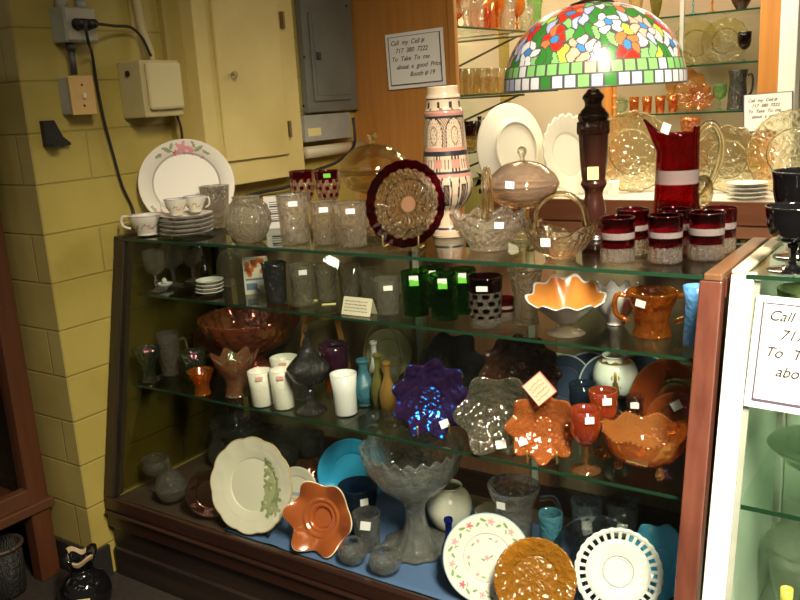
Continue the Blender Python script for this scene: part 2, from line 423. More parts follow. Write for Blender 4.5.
def stand(label, p, sd, up, n, R, mat, w=.45, r=.002, hook=.034, group=None, name='wire_plate_stand'):
    """bent wire easel under a standing plate"""
    h = Vector((n.x, n.y, 0)).normalized(); b = MB(); Z = Vector((0, 0, 1))
    for s in (-1, 1):
        f = sd * (s * w * R)
        b.tube([p + f + h * hook + Z * hook * .9, p + f + h * (hook * 1.02) + Z * .004, p + f * 1.0 + h * .006 + Z * .0025, p + f * .6 - h * .02 + Z * .004, p + f * .3 - h * .028 + up * (R * .9), p - h * .028 + up * (R * 1.0)], r, 6, sub=5)
    b.tube([p - h * .028 + up * R, p - h * (.05 + .35 * R) + Z * R * .4, p - h * (.06 + .5 * R) + Z * .002], r, 6, sub=4)
    b.tube([p + sd * (-w * R) + h * .004 + Z * .003, p + h * .012 + Z * .004, p + sd * (w * R) + h * .004 + Z * .003], r, 6, sub=4)
    o = b.build(name, mat, None, True, org=p); o.location = p + Vector((0, 0, .0035)); tag(o, label, 'plate stand', group); return o
def text_on(parent, lines, o, sd, up, n, size, mat, name='lettering', shear=.3, space=1.25):
    cu = bpy.data.curves.new(name, 'FONT'); cu.body = lines; cu.size = size; cu.shear = shear; cu.space_line = space; cu.extrude = .0002; cu.offset = size * .006
    cu.materials.append(mat)
    tmp = bpy.data.objects.new('tmp', cu); COL.objects.link(tmp); bpy.context.view_layer.update()
    me = bpy.data.meshes.new_from_object(tmp.evaluated_get(bpy.context.evaluated_depsgraph_get())); bpy.data.objects.remove(tmp)
    me.materials.clear(); me.materials.append(mat)
    t = bpy.data.objects.new(name, me); COL.objects.link(t); t.parent = parent
    M = Matrix((sd, up, n)).transposed().to_4x4(); M.translation = o
    t.matrix_local = M; return t
# ------------------------------------------------------------------ palette
WHITE = solid('white_china', (.80, .78, .70), .3, coat=.2)
CREAM = solid('cream_china', (.74, .70, .58), .42)
MILK = solid('milk_glass', (.78, .76, .64), .25, coat=.3, bump=('soft', 260, .2))
MILKS = solid('milk_glass_plain', (.70, .71, .68), .16, coat=.5)
PAPER = solid('tag_paper', (.86, .86, .86), .7)
PAPERY = solid('yellow_tag_paper', (.80, .70, .30), .7)
GREENTAG = solid('green_tag_paper', (.16, .62, .05), .6)
INK = solid('black_ink', (.03, .025, .03), .6)
REDINK = solid('red_ink', (.75, .2, .18), .6)
FROST = glass('clear_pressed', (.98, .96, .91), .04, .48, ('soft', 85, 1.0), body=.06)
CUT = glass('clear_cut', (.98, .97, .93), .02, .38, ('facet', 70, 1.0), body=.05)
CLEAR = glass('clear_plain', (.97, .97, .96), .02, .55)
YCLEAR = glass('warm_clear_plain', (.95, .91, .74), .03, .45, ('noise', 40, .2))
PEACHG = glass('peach_glass', (.97, .83, .68), .04, .35, ('noise', 30, .15), body=.12)
SMOKE = glass('smoky_glass', (.74, .68, .54), .06, .28, ('facet', 70, 1.0), film=480, body=.09)
RUBY = glass('ruby_flashed', (.42, .006, .02), .04, .22, tint=(.42, .01, .03))
RUBYD = glass('ruby_dark', (.14, .004, .012), .05, .15)
BAND = glass('frosted_band', (.62, .55, .53), .25, .30, body=.35)
MARI = glass('marigold_carnival', (.90, .30, .03), .06, .26, ('soft', 70, .8), film=235, body=.14)
MARIP = glass('marigold_carnival_smooth', (.90, .26, .02), .07, .22, ('noise', 60, .3), film=235, body=.22)
MARIL = glass('marigold_light', (.92, .52, .22), .05, .35, ('soft', 80, .4), film=235, body=.1)
AMBER = glass('amber_glass', (.80, .36, .04), .05, .25, ('facet', 60, .6), body=.25)
AMETH = solid('amethyst_carnival', (.022, .008, .034), .15, .0, ('soft', 75, .55), film=150, coat=.3, spec=.12)
BLACKC = solid('dark_carnival', (.016, .015, .014), .12, .0, ('facet', 130, 1.0), film=0, coat=.5)
BROWNC = solid('brown_carnival', (.05, .018, .012), .14, .1, ('soft', 55, 1.0), film=0, coat=.4)
GREENG = glass('emerald_glass', (.16, .55, .05), .04, .42, ('facet', 65, .8))
DGREEN = glass('dark_green_carnival', (.05, .09, .05), .08, .2, ('soft', 90, .6), film=360, body=.4)
BLACK = solid('black_glass', (.006, .006, .007), .05, coat=.6)
BLUEM = solid('blue_milk_glass', (.14, .36, .82), .22, coat=.4, bump=('soft', 110, .5))
TURQ = solid('turquoise_milk_glass', (.12, .56, .90), .16, coat=.5, bump=('soft', 45, .25))
TURQP = solid('turquoise_glaze', (.03, .33, .62), .14, coat=.5)
BLUEG = glass('light_blue_glass', (.18, .55, .70), .06, .2, ('soft', 110, .6), body=.25)
COBALT = glass('cobalt_glass', (.02, .05, .42), .05, .2, body=.2)
INDIGO = glass('dark_blue_glass', (.05, .09, .16), .06, .25, body=.2)
OLIVE = glass('olive_glass', (.50, .46, .12), .06, .25, body=.2)
LIME = glass('pale_green_glass', (.62, .85, .50), .05, .4, ('soft', 60, .4), body=.1)
AQUAG = glass('green_tint_glass', (.84, .93, .84), .03, .5)
GOLD = solid('gilt', (.62, .42, .10), .3, .9)
WIRE = solid('brass_wire', (.66, .50, .20), .3, .9)
BLKWIRE = solid('black_wire', (.02, .02, .02), .4, .4)
PINK = solid('pink_paint', (.78, .32, .36), .3)
ROSE = solid('rose_paint', (.70, .10, .16), .3)
LEAF = solid('leaf_paint', (.20, .33, .10), .3)
LEAFD = solid('dull_leaf_paint', (.30, .34, .17), .3)
YEL = solid('yellow_paint', (.75, .58, .12), .3)
GREYB = solid('grey_line_paint', (.38, .36, .38), .3)
BLUEL = solid('blue_line_paint', (.10, .22, .55), .3)
DARK = solid('dark_line_paint', (.025, .025, .03), .3)
SHPANE = pane('shelf_glass', (.90, .95, .91)); EDGE = solid('glass_edge', (.012, .045, .022), .15)
FPANE = pane('case_glass', (.93, .95, .93))
GPANE = pane('green_case_glass', (.93, .975, .94))
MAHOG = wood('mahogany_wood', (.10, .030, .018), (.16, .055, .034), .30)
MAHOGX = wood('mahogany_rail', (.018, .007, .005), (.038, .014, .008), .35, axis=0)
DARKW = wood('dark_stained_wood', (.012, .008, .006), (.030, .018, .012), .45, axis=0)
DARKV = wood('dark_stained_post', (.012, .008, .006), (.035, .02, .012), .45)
OAK = wood('orange_oak', (.42, .17, .035), (.52, .23, .05), .4)
OAKX = wood('brown_counter_wood', (.16, .055, .025), (.22, .08, .036), .4, axis=0)
LAMPW = wood('carved_lamp_wood', (.022, .007, .005), (.048, .014, .008), .22, coat=.7)
CARVE = solid('carved_wood', (.045, .013, .008), .22, coat=.6, bump=('wave', 45, .5))
YPAINT = mottled('old_yellow_paint', (.60, .47, .16), (.76, .63, .25), 3.5, .5, .15)
YPAINT2 = mottled('old_cream_paint', (.50, .42, .20), (.60, .52, .28), 4, .5, .1)
GREYP = mottled('grey_enamel', (.16, .165, .14), (.21, .215, .185), 6, .45)
GREYL = mottled('galvanised_metal', (.32, .32, .28), (.42, .42, .36), 12, .4)
WHITEW = mottled('white_painted_wood', (.78, .78, .72), (.85, .85, .80), 5, .4)
STEELB = solid('shelf_bracket_metal', (.22, .19, .15), .4, .7)
CHROME = solid('bright_metal', (.7, .7, .7), .2, 1)
BLKP = solid('black_plastic', (.012, .012, .012), .5)
TANP = solid('tan_plate_plastic', (.62, .40, .15), .5)

def struct(b, name, mats, bevel=0):
    o = b.build(name, mats, None, False, bevel); o['kind'] = 'structure'; return o

# ------------------------------------------------------------------ the room
XW = -2.10
BLK = block('yellow_painted_block', (.50, .405, .10), 1)
BLKF = block('cream_painted_block', (.42, .34, .11), 0)
struct(MB().box(XW - .12, XW, 1.355, 4.3, 0, 2.75), 'wall_left', BLK)
struct(MB().box(-4.6, XW - .0005, 1.35, 1.47, 0, 2.75), 'wall_front', BLKF)
FLOOR = mottled('dark_carpet', (.018, .013, .008), (.032, .023, .015), 60, .95, .3)
struct(MB().box(-4.6, 3.6, -2.2, 4.4, -.05, 0), 'floor', FLOOR)
CEIL = mottled('ceiling_board', (.62, .60, .54), (.70, .68, .62), 4, .9)
struct(MB().box(-4.6, 3.6, -2.2, 4.4, 2.75, 2.85), 'ceiling', CEIL)
BKW = mottled('cream_back_wall', (.66, .58, .44), (.72, .64, .50), 3, .7)
struct(MB().box(XW, 3.6, 4.2, 4.35, 0, 2.75), 'wall_back', BKW)
struct(MB().box(-4.6, XW - .001, 1.338, 1.3495, 0, .10).box(XW, XW + .012, 1.338, 1.40, 0, .10), 'baseboard_left', solid('black_baseboard', (.02, .018, .016), .5))
bx0 = on(163, 60, 0, XW).y; W_CAB = on(197, 60, 0, XW + .075).y - .0005; bx1 = on(197, 60, 0, XW).y
struct(MB().box(XW, XW + .022, bx0, W_CAB, 1.03, 2.75), 'trim_1', mottled('yellow_board', (.40, .31, .085), (.47, .37, .11), 4, .5))

# ------------------------------------------------------------------ things on the yellow wall
def W(px, py, d=0.0): v = on(px, py, 0, XW + d); return v.y, v.z
def wbox(b, px0, px1, py0, py1, d0, d1, mi=0):         # box on the wall, outline given on its front face
    y0, z1 = W(px0, py0, d1); y1, _ = W(px1, py0, d1); _, z0 = W((px0 + px1) / 2, py1, d1); z1 = W((px0 + px1) / 2, py0, d1)[1]
    b.box(XW + d0, XW + d1, y0, y1, z0, z1, mi); return y0, y1, z0, z1
t = thing('junction_box', 'grey metal outlet box on the yellow block wall with two black plugs in it', 'electrical box', (XW, 1.6, 1.7))
I = Vector(t.location)
def bl(b, name, m, par, org, bevel=0, smooth=False): return b.build(name, m, par, smooth, bevel, org=org)
b = MB(); y0, y1, z0, z1 = wbox(b, 62, 94, 7, 42, 0, .06); bl(b, 'housing', GREYL, t, I, .003)
b = MB(); b.box(XW + .0605, XW + .064, y0 + .004, y1 - .004, z0 + .004, z1 - .004)
bl(b, 'cover_plate', solid('scuffed_cover_plate', (.44, .42, .33), .45, .3), t, I, .002)
for k in (.34, .66):
    b = MB(); yy = y0 + (y1 - y0) * k; b.tube([(XW + .062, yy, (z0 + z1) / 2), (XW + .068, yy, (z0 + z1) / 2)], .016, 16); bl(b, 'outlet', BLKP, t, I)
for k in (.2, .8):
    b = MB(); yy = y0 + (y1 - y0) * k; b.tube([(XW + .03, yy, z1 - .002), (XW + .03, yy, z1 + .02)], .015, 12); b.tube([(XW + .03, yy, z1 + .015), (XW + .03, yy, z1 + .9)], .011, 12); bl(b, 'conduit', GREYL, t, I, smooth=True)
yb, zb = y0 + (y1 - y0) * .3, z0
zp = W(72, 73, .04)[1]
b = MB(); b.tube([(XW + .03, yb, zb + .002), (XW + .03, yb, zb - .02)], .014, 10); b.tube([(XW + .03, yb, zb - .015), (XW + .03, yb, zp - .004)], .009, 10); bl(b, 'nipple', solid('dark_pipe', (.10, .10, .09), .5, .5), t, I, smooth=True)
plugz = (z0 + z1) / 2; pl1 = y0 + (y1 - y0) * .34; pl2 = y0 + (y1 - y0) * .66
CORD = solid('black_cord', (.018, .014, .012), .5)
def plugged_cord(label, start, path):
    t = thing('power_cord', label, 'cord', start); s = Vector(start)
    b = MB(); b.tube([s, s + Vector((.03, 0, 0))], [.015, .012], 12); b.build('plug', BLKP, t, True, org=s)
    b = MB(); b.tube([s + Vector((.03, 0, 0))] + path, .0042, 8, sub=6); b.build('cable', CORD, t, True, org=s)
P = lambda px, py, d=.012: Vector((XW + d, *W(px, py, d)))
plugged_cord('black cord hanging from the outlet box straight down to the flowered sauce boat', (XW + .069, pl1, plugz), [P(86, 30, .10), P(89, 44, .085), P(92, 54, .03), P(97, 85), P(104, 120), P(112, 150), P(122, 185), P(133, 210), Vector((XW + .045, 1.62, 1.032))])
plugged_cord('black cord arching from the outlet box over to the cream metal enclosure', (XW + .069, pl2, plugz), [P(100, 24, .085), P(115, 26, .05), P(130, 27, .04), P(140, 35, .035), P(146, 45, .062), P(149, 52, .064), P(151, 56, .07)])
t = thing('switch_box', 'grey box with a tan switch plate under the outlet box', 'light switch', (XW, 1.6, 1.55)); I = Vector(t.location)
b = MB(); y0, y1, z0, z1 = wbox(b, 68, 90, 77, 114, 0, .05); bl(b, 'back_box', GREYL, t, I, .002)
b = MB(); b.box(XW + .0505, XW + .056, y0 - .004, y1 + .004, z0 - .003, z1 + .003); bl(b, 'switch_plate', TANP, t, I, .002)
b = MB(); b.box(XW + .056, XW + .066, (y0 + y1) / 2 - .004, (y0 + y1) / 2 + .004, (z0 + z1) / 2 - .008, (z0 + z1) / 2 + .006); bl(b, 'toggle', CREAM, t, I, .001)
for k in (.22, .78):
    b = MB(); zz = z0 + (z1 - z0) * k; b.tube([(XW + .056, (y0 + y1) / 2, zz), (XW + .058, (y0 + y1) / 2, zz)], .003, 8); bl(b, 'screw', INK, t, I)
t = thing('metal_enclosure', 'cream painted metal enclosure with a rounded raised cover on the yellow wall', 'electrical box', (XW, 1.8, 1.55)); I = Vector(t.location)
b = MB(); y0, y1, z0, z1 = wbox(b, 139, 178, 60, 117, 0, .10); bl(b, 'housing', YPAINT2, t, I, .004)
b = MB(); b.box(XW + .1, XW + .118, y0 + .012, y1 - .006, z0 + .02, z1 - .006); bl(b, 'raised_cover', solid('cream_enamel', (.66, .58, .31), .4), t, I, .012)
b = MB(); b.tube([(XW + .045, y0 - .001, z1 - .035), (XW + .045, y0 - .004, z1 - .035)], .009, 12); bl(b, 'knockout_hole', BLKP, t, I)
b = MB(); yy = W(150, 58, .04)[0]; b.tube([(XW + .04, yy, z1), (XW + .04, yy, z1 + .03), (XW + .02, yy - .01, z1 + .2), (XW + .02, yy - .02, z1 + .9)], .013, 12, sub=4); bl(b, 'conduit', YPAINT2, t, I, smooth=True)
b = MB(); b.tube([(XW + .08, y1 - .01, z0), (XW + .08, y1 + .0, z0 - .06), (XW + .05, y1 + .004, z0 - .2)], .004, 8, sub=4); bl(b, 'tail_wire', CORD, t, I, smooth=True)
b = MB(); ya, zt = W(39, 121); yc, _ = W(50, 121); yd, zb2 = W(67, 145); V = [(XW, ya, zt), (XW, yc, zt), (XW, yc + .02, (zt + zb2) / 2 - .01), (XW, yd, zb2 + .006), (XW, yd, zb2), (XW, ya, zb2)]
b.prism(V, (.02, 0, 0)); b.box(XW + .02, XW + .05, ya, ya + .03, zb2, zb2 + .008)
tag(b.build('wall_bracket', BLKP, None, False, .001, org=(XW, ya, zb2)), 'small black wedge-shaped bracket fixed to the yellow block wall', 'bracket')

# yellow cabinet, breaker panel, boxes and pipe
t = thing('wall_cabinet', 'old yellow painted wooden wall cabinet with a glass knob and small hinges', 'cabinet', (XW, 2.2, 1.2)); I = Vector(t.location)
D = .075; ya, _ = W(197, 60, D); yb, zb = W(306, 176, D); zb = W(275, 179, D)[1]
b = MB(); b.box(XW, XW + D, ya, yb, zb, 2.6); bl(b, 'body', YPAINT, t, I, .003)
y0, _ = W(217, 60, D + .012); y1, zd = W(290, 154, D + .012)
b = MB(); b.box(XW + D + .0005, XW + D + .014, y0, y1, zd, 2.55); dr = bl(b, 'door', YPAINT, t, I, .003)
kz = W(231, 75, D + .014); b = MB(); b.tube([(XW + D + .013, *kz), (XW + D + .024, *kz)], .006, 10); b.ball((XW + D + .03, *kz), .012); bl(b, 'knob', CLEAR, dr, I, smooth=True)
for py, px in ((20, 283), (129, 290)):
    h = W(px, py, D + .012); b = MB(); b.box(XW + D + .0005, XW + D + .017, h[0] - .005, h[0] + .005, h[1] - .028, h[1] + .028); bl(b, 'hinge', solid('rusty_hinge', (.22, .15, .06), .6, .3), dr, I, .001)
t = thing('breaker_panel', 'grey metal breaker panel with a latched door beside the yellow cabinet', 'breaker panel', (XW, 2.6, 1.4)); I = Vector(t.location)
D = .03; b = MB(); y0, y1, z0, z1 = wbox(b, 299, 350, -14, 112, 0, D); bl(b, 'panel_face', GREYP, t, I, .004)
b = MB(); a0, a1, c0, c1 = wbox(b, 309, 346, 13, 101, D + .0005, D + .009); dr = bl(b, 'door', GREYP, t, I, .005)
b = MB(); b.box(XW + D + .009, XW + D + .012, a0 + .012, a1 - .008, c0 + .02, c1 - .008); bl(b, 'door_panel', GREYP, dr, I, .004)
h = W(318, 56, D + .012); b = MB(); b.box(XW + D + .012, XW + D + .02, h[0] - .012, h[0] + .012, h[1] - .014, h[1] + .014); bl(b, 'latch', solid('dark_latch', (.07, .07, .06), .4, .5), dr, I, .003)
for px, py in ((304, 57), (303, 106), (346, 6), (347, 90)):
    h = W(px, py, D); b = MB(); b.tube([(XW + D, *h), (XW + D + .004, *h)], .005, 8); bl(b, 'screw', INK, t, I)
t = thing('junction_trough', 'pale metal trough with a paper label under the grey breaker panel', 'electrical box', (XW, 2.6, 1.2)); I = Vector(t.location)
b = MB(); y0, y1, z0, z1 = wbox(b, 304, 350, 114, 140, 0, .07); bl(b, 'body', GREYL, t, I, .003)
b = MB(); wbox(b, 308, 321, 128, 136, .0705, .072); bl(b, 'paper_label', PAPERY, t, I)
b = MB(); p0 = W(309, 153, .06); p1 = W(362, 146, .06); b.tube([(XW + .04, p0[0], p0[1]), (XW + .04, 2.79, p0[1])], .022, 16)
tag(b.build('pipe', solid('cream_pipe', (.62, .55, .36), .4), None, True, org=(XW + .04, p0[0], p0[1])), 'cream horizontal pipe on the wall below the metal trough', 'pipe')
b = MB(); b.tube([P(353, 118, .085), P(355, 140, .10), P(350, 152, .11), P(335, 163, .09), P(312, 172, .07), P(290, 186, .05), P(262, 192, .03), P(240, 198, .012)], .006, 8, sub=5)
tag(b.build('electrical_cord', CORD, None, True, org=P(355, 118, .08)), 'dark cable sagging behind the cream pipe and under the yellow cabinet', 'cable')

# ------------------------------------------------------------------ the mahogany display case
XL, XR, YB = -2.083, -.366, 1.97
YF = 1.565; SL = .212                                 # slanted front: depth of the front glass at height z
def yf(z): return YF - SL * (TOP - z)
ZB = .262
case = thing('display_case', 'dark wood and glass shop display case with slanted front and glass shelves', 'display case', ((XL + XR) / 2, 1.7, 0)); I = Vector(case.location)
def cp(b, name, m, bevel=0, par=None): return bl(b, name, m, par or case, I, bevel)
b = MB(); b.box(XL, XR, yf(ZB) + .0125, YB, .0, ZB - .0455); b.box(XL, XR, yf(ZB) + .003, YB, .0, .09); cp(b, 'plinth', DARKW, .004)
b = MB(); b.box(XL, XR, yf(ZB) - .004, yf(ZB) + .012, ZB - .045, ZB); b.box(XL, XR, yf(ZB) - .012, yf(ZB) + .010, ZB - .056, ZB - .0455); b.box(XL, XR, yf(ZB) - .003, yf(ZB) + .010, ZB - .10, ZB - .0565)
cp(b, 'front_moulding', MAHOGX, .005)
b = MB(); b.box(XL + .02, XR - .02, yf(ZB) + .0128, YB - .01, ZB - .044, DECK - .004); cp(b, 'deck', wood('deck_wood', (.05, .032, .022), (.075, .048, .032), .5, axis=0))
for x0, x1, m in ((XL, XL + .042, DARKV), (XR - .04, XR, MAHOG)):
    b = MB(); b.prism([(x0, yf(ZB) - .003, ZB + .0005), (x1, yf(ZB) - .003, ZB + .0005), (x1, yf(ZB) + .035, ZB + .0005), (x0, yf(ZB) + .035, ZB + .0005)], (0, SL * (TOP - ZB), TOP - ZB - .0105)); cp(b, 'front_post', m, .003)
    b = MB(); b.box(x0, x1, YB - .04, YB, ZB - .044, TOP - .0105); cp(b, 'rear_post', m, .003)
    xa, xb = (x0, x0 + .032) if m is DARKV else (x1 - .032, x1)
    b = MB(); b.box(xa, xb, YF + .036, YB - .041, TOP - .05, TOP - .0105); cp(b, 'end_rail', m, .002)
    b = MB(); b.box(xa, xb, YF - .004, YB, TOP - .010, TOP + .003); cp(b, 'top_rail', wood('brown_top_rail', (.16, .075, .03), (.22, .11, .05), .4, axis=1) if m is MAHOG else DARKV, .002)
    xm = (x0 + x1) / 2; b = MB(); b.prism([(xm - .002, yf(ZB) + .036, ZB + .001), (xm - .002, YB - .041, ZB + .001), (xm - .002, YB - .041, TOP - .051), (xm - .002, YF + .036, TOP - .051)], (.004, 0, 0)); cp(b, 'end_glass', pane('shade_tinted_end_glass', (.62, .60, .52)))  # glass tinted dark; shade on the wall beyond is put into its colour
b = MB(); b.box(XL + .033, XR - .033, YF, YB - .02, TOP - .009, TOP - .0005); cp(b, 'top_glass', SHPANE)
b = MB(); b.box(XL + .033, XR - .033, YF - .004, YF - .0002, TOP - .0085, TOP - .001); cp(b, 'polished_edge', EDGE)
zt = TOP - .012
b = MB(); b.prism([(XL + .043, yf(ZB) + .004, ZB + .001), (XR - .041, yf(ZB) + .004, ZB + .001), (XR - .041, yf(zt) + .004, zt), (XL + .043, yf(zt) + .004, zt)], (0, .005, 0)); cp(b, 'front_glass', FPANE)
for z, y0 in ((SH1, 1.577), (SH2, 1.516)):
    b = MB(); b.box(XL + .05, XR - .045, y0 + .0025, YB - .045, z - .008, z - .0005); cp(b, 'shelf', SHPANE)
    b = MB(); b.box(XL + .05, XR - .045, y0, y0 + .002, z - .007, z - .0008); cp(b, 'shelf_edge', EDGE)
    for x in (XL + .044, -1.29, -.405 - .02):
        b = MB(); b.box(x, x + .012, y0 + .05, YB - .045, z - .022, z - .009); cp(b, 'shelf_bracket', STEELB)
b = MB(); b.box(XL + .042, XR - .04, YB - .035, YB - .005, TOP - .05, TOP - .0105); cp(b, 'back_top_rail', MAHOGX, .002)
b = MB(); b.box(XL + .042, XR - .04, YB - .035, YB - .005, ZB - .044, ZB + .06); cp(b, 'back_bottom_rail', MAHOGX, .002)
for x in (-1.28, -.93):
    b = MB(); b.box(x, x + .016, YB - .043, YB - .036, ZB + .061, TOP - .051); cp(b, 'shelf_standard', GREYL)
BACKD = wood('reddish_door_wood', (.21, .085, .045), (.29, .125, .065), .5)
b = MB(); b.box(-2.0, -1.25, YB - .018, YB - .008, ZB + .061, TOP - .051); cp(b, 'sliding_door', wood('plain_brown_door', (.20, .145, .075), (.27, .20, .11), .6))  # door over this part of the back, in plain brown wood
b = MB(); b.box(-1.245, -.86, YB - .03, YB - .02, ZB + .061, TOP - .051); cp(b, 'sliding_door', BACKD)
b = MB(); b.box(-.88, XR - .042, YB - .018, YB - .008, ZB + .061, TOP - .051); cp(b, 'sliding_door', wood('dull_door_wood', (.20, .145, .09), (.27, .20, .125), .5))

# ------------------------------------------------------------------ white display case to the right
WX, WY = -.357, 1.595; WSL = .25; WB = .20
def wy(z): return WY - WSL * (TOP - z)
wc = thing('white_display_case', 'white painted display case with green-tinted glass holding black goblets on top', 'display case', (.3, 1.75, 0)); I2 = Vector(wc.location)
def wp(b, name, m, bevel=0): return bl(b, name, m, wc, I2, bevel)
XE = .95; YE = 2.02
b = MB(); b.box(WX, XE, wy(WB) - .01, YE, 0, WB - .001); wp(b, 'plinth', WHITEW, .004)
for x0, x1 in ((WX, WX + .04), (XE - .04, XE)):
    b = MB(); b.prism([(x0, wy(WB) - .004, WB), (x1, wy(WB) - .004, WB), (x1, wy(WB) + .032, WB), (x0, wy(WB) + .032, WB)], (0, WSL * (TOP - WB - .002), TOP - WB - .002)); wp(b, 'front_post', WHITEW, .003)
    b = MB(); b.prism([(x1 + .0005, wy(WB) + .006, WB), (x1 + .010, wy(WB) + .006, WB), (x1 + .010, wy(WB) + .012, WB), (x1 + .0005, wy(WB) + .012, WB)], (0, WSL * (TOP - WB - .012), TOP - WB - .012)); wp(b, 'glass_bead', GREYL)
    b = MB(); b.box(x0, x1, YE - .04, YE, WB, TOP - .002); wp(b, 'rear_post', WHITEW, .003)
    b = MB(); b.box(x0, x0 + .026, WY, YE, TOP - .0015, TOP + .006); wp(b, 'top_rail', solid('cream_rail', (.80, .70, .46), .4), .002)
b = MB(); b.box(WX + .027, XE - .001, WY - .004, YE - .01, TOP - .008, TOP); wp(b, 'top_glass', GPANE)
b = MB(); b.box(WX + .027, XE - .001, WY - .007, WY - .0045, TOP - .008, TOP); wp(b, 'polished_edge', EDGE)
b = MB(); b.prism([(WX + .041, wy(WB) + .006, WB), (XE - .041, wy(WB) + .006, WB), (XE - .041, WY + .002, TOP - .01), (WX + .041, WY + .002, TOP - .01)], (0, .005, 0)); wp(b, 'front_glass', GPANE)
WS1 = .80; WS2 = .595
for z in (WS1, WS2):
    b = MB(); b.box(WX + .042, XE - .042, wy(z) + .035, YE - .05, z - .008, z - .0005); wp(b, 'shelf', GPANE)
    b = MB(); b.box(WX + .042, XE - .042, wy(z) + .032, wy(z) + .0345, z - .0085, z); wp(b, 'shelf_edge', EDGE)
b = MB(); b.box(WX + .042, XE - .042, YE - .018, YE - .01, WB, TOP - .012); wp(b, 'back_panel', solid('pale_green_panel', (.60, .70, .58), .5))
b = MB(); b.box(WX + .02, WX + .0265, wy(.5) + .12, YE - .05, WB, TOP - .012); wp(b, 'end_panel', solid('grey_green_panel', (.42, .50, .42), .4))

# ------------------------------------------------------------------ dark cabinet at the far left
q = on(31, 390, 1, 1.325)
lx = q.x
lc = thing('curio_cabinet', 'dark brown glazed wooden cabinet at the edge beside the cream block pier', 'cabinet', (lx, 1.0, 0)); I3 = Vector(lc.location)
def lp(b, name, m, bevel=0): return bl(b, name, m, lc, I3, bevel)
LW = wood('brown_cabinet_wood', (.07, .022, .008), (.11, .036, .014), .45); LWY = wood('brown_cabinet_rail', (.09, .035, .016), (.13, .05, .022), .45, axis=1)
zr = on(30, 505, 0, lx).z
b = MB(); b.box(lx - .05, lx, 1.262, 1.325, 0, 1.45); lp(b, 'post', LW, .004)
b = MB(); b.box(lx - .05, lx, .2, .25, 0, 1.45); lp(b, 'post', LW, .004)
b = MB(); b.box(lx - .03, lx + .012, .2, 1.335, zr - .03, zr); b.box(lx - .03, lx + .004, .25, 1.262, zr, zr + .05); lp(b, 'bottom_rail', LWY, .004)
b = MB(); b.box(lx - .7, lx - .03, .2, 1.325, zr - .03, zr - .005); lp(b, 'bottom_shelf', LWY)
b = MB(); b.box(lx - .03, lx - .025, .25, 1.262, zr + .05, 1.42); lp(b, 'side_glass', FPANE)
b = MB(); b.box(lx - .7, lx, .2, 1.325, 1.45, 1.49); lp(b, 'top', LWY, .003)
b = MB(); b.box(lx - .74, lx - .7, .2, 1.325, 0, 1.45); lp(b, 'far_side', LW)
b = MB(); b.box(lx - .7, lx - .05, 1.30, 1.325, zr, 1.45); lp(b, 'back', DARKV)
# ------------------------------------------------------------------ helpers for copies, handles and small extras
def clone(root, loc, label=None, group=None, rz=0.0, s=1.0):
    r = root.copy(); COL.objects.link(r); r.location = loc; r.rotation_euler = (0, 0, rz); r.scale = (s, s, s)
    if label: r['label'] = label
    if group: r['group'] = group
    for ch in list(root.children):
        c = ch.copy(); COL.objects.link(c); c.parent = r
        for g in ch.children:
            d = g.copy(); COL.objects.link(d); d.parent = c
    return r
def side_handle(root, q, R, H, mat, ang, z0, z1, out, r, name='handle', r0=.9, r1=.95):
    """ang: 0 towards the right hand of someone facing the object, 180 to the left"""
    a = away(q); rt = Vector((a.y, -a.x, 0)); c, s = cos(math.radians(ang)), sin(math.radians(ang)); d = rt * c + a * s
    b = MB(); Z = Vector((0, 0, 1))
    b.tube([d * R * r1 + Z * z1 * H, d * (R + out * .7) + Z * (z1 * H + out * .12), d * (R + out) + Z * (z1 * .7 + z0 * .3) * H, d * (R + out * .75) + Z * (z1 * .25 + z0 * .75) * H, d * R * r0 + Z * z0 * H], r, 10, sub=5)
    return b.build(name, mat, root, True)
def arch_handle(root, q, R, zr, ht, mat, ang, r, name='handle', flat=1.0):
    a = away(q); rt = Vector((a.y, -a.x, 0)); c, s = cos(math.radians(ang)), sin(math.radians(ang)); d = rt * c + a * s; Z = Vector((0, 0, 1))
    pts = [d * R * .98 + Z * zr]
    for k in range(0, 9):
        t = pi * k / 8; pts.append(d * (R * .86 * cos(t)) + Z * (zr + ht * .35 + ht * .65 * sin(t)))
    pts.append(d * -R * .98 + Z * zr)
    b = MB(); b.tube(pts, r, 10, sub=3); return b.build(name, mat, root, True)
def lathe_px(name, rows, mats, q, root, seg=48, sm=2, paint=None, mod=None, th=None, rings=0, mpart=None):
    """round part from rows of (row in the photo, half width in pixels), bottom first"""
    pts = [(0, max(0, z_at(q, rows[0][0]) - q.z))]
    for py, hw in rows:
        z = max(z_at(q, py), q.z); S = proj((q.x, q.y, z))[2] / FPX; pts.append((hw * S, z - q.z))
    if th is None: pts.append((0, pts[-1][1])); pts = smoothp(pts, sm)
    else: pts = shell(smoothp(pts, sm), th)
    if rings: pts = resample(pts, rings)
    return lathe(name, pts, mats, root, seg, mod, paint)
def spot(px, z, yd): return Vector((x_at(px, yd, z), yd, z))
SIGN = ["Call  my  Cell #", "   717  380  7222", "To  Take  To  me", "   about  a  good  Price", "            Booth # 19"]

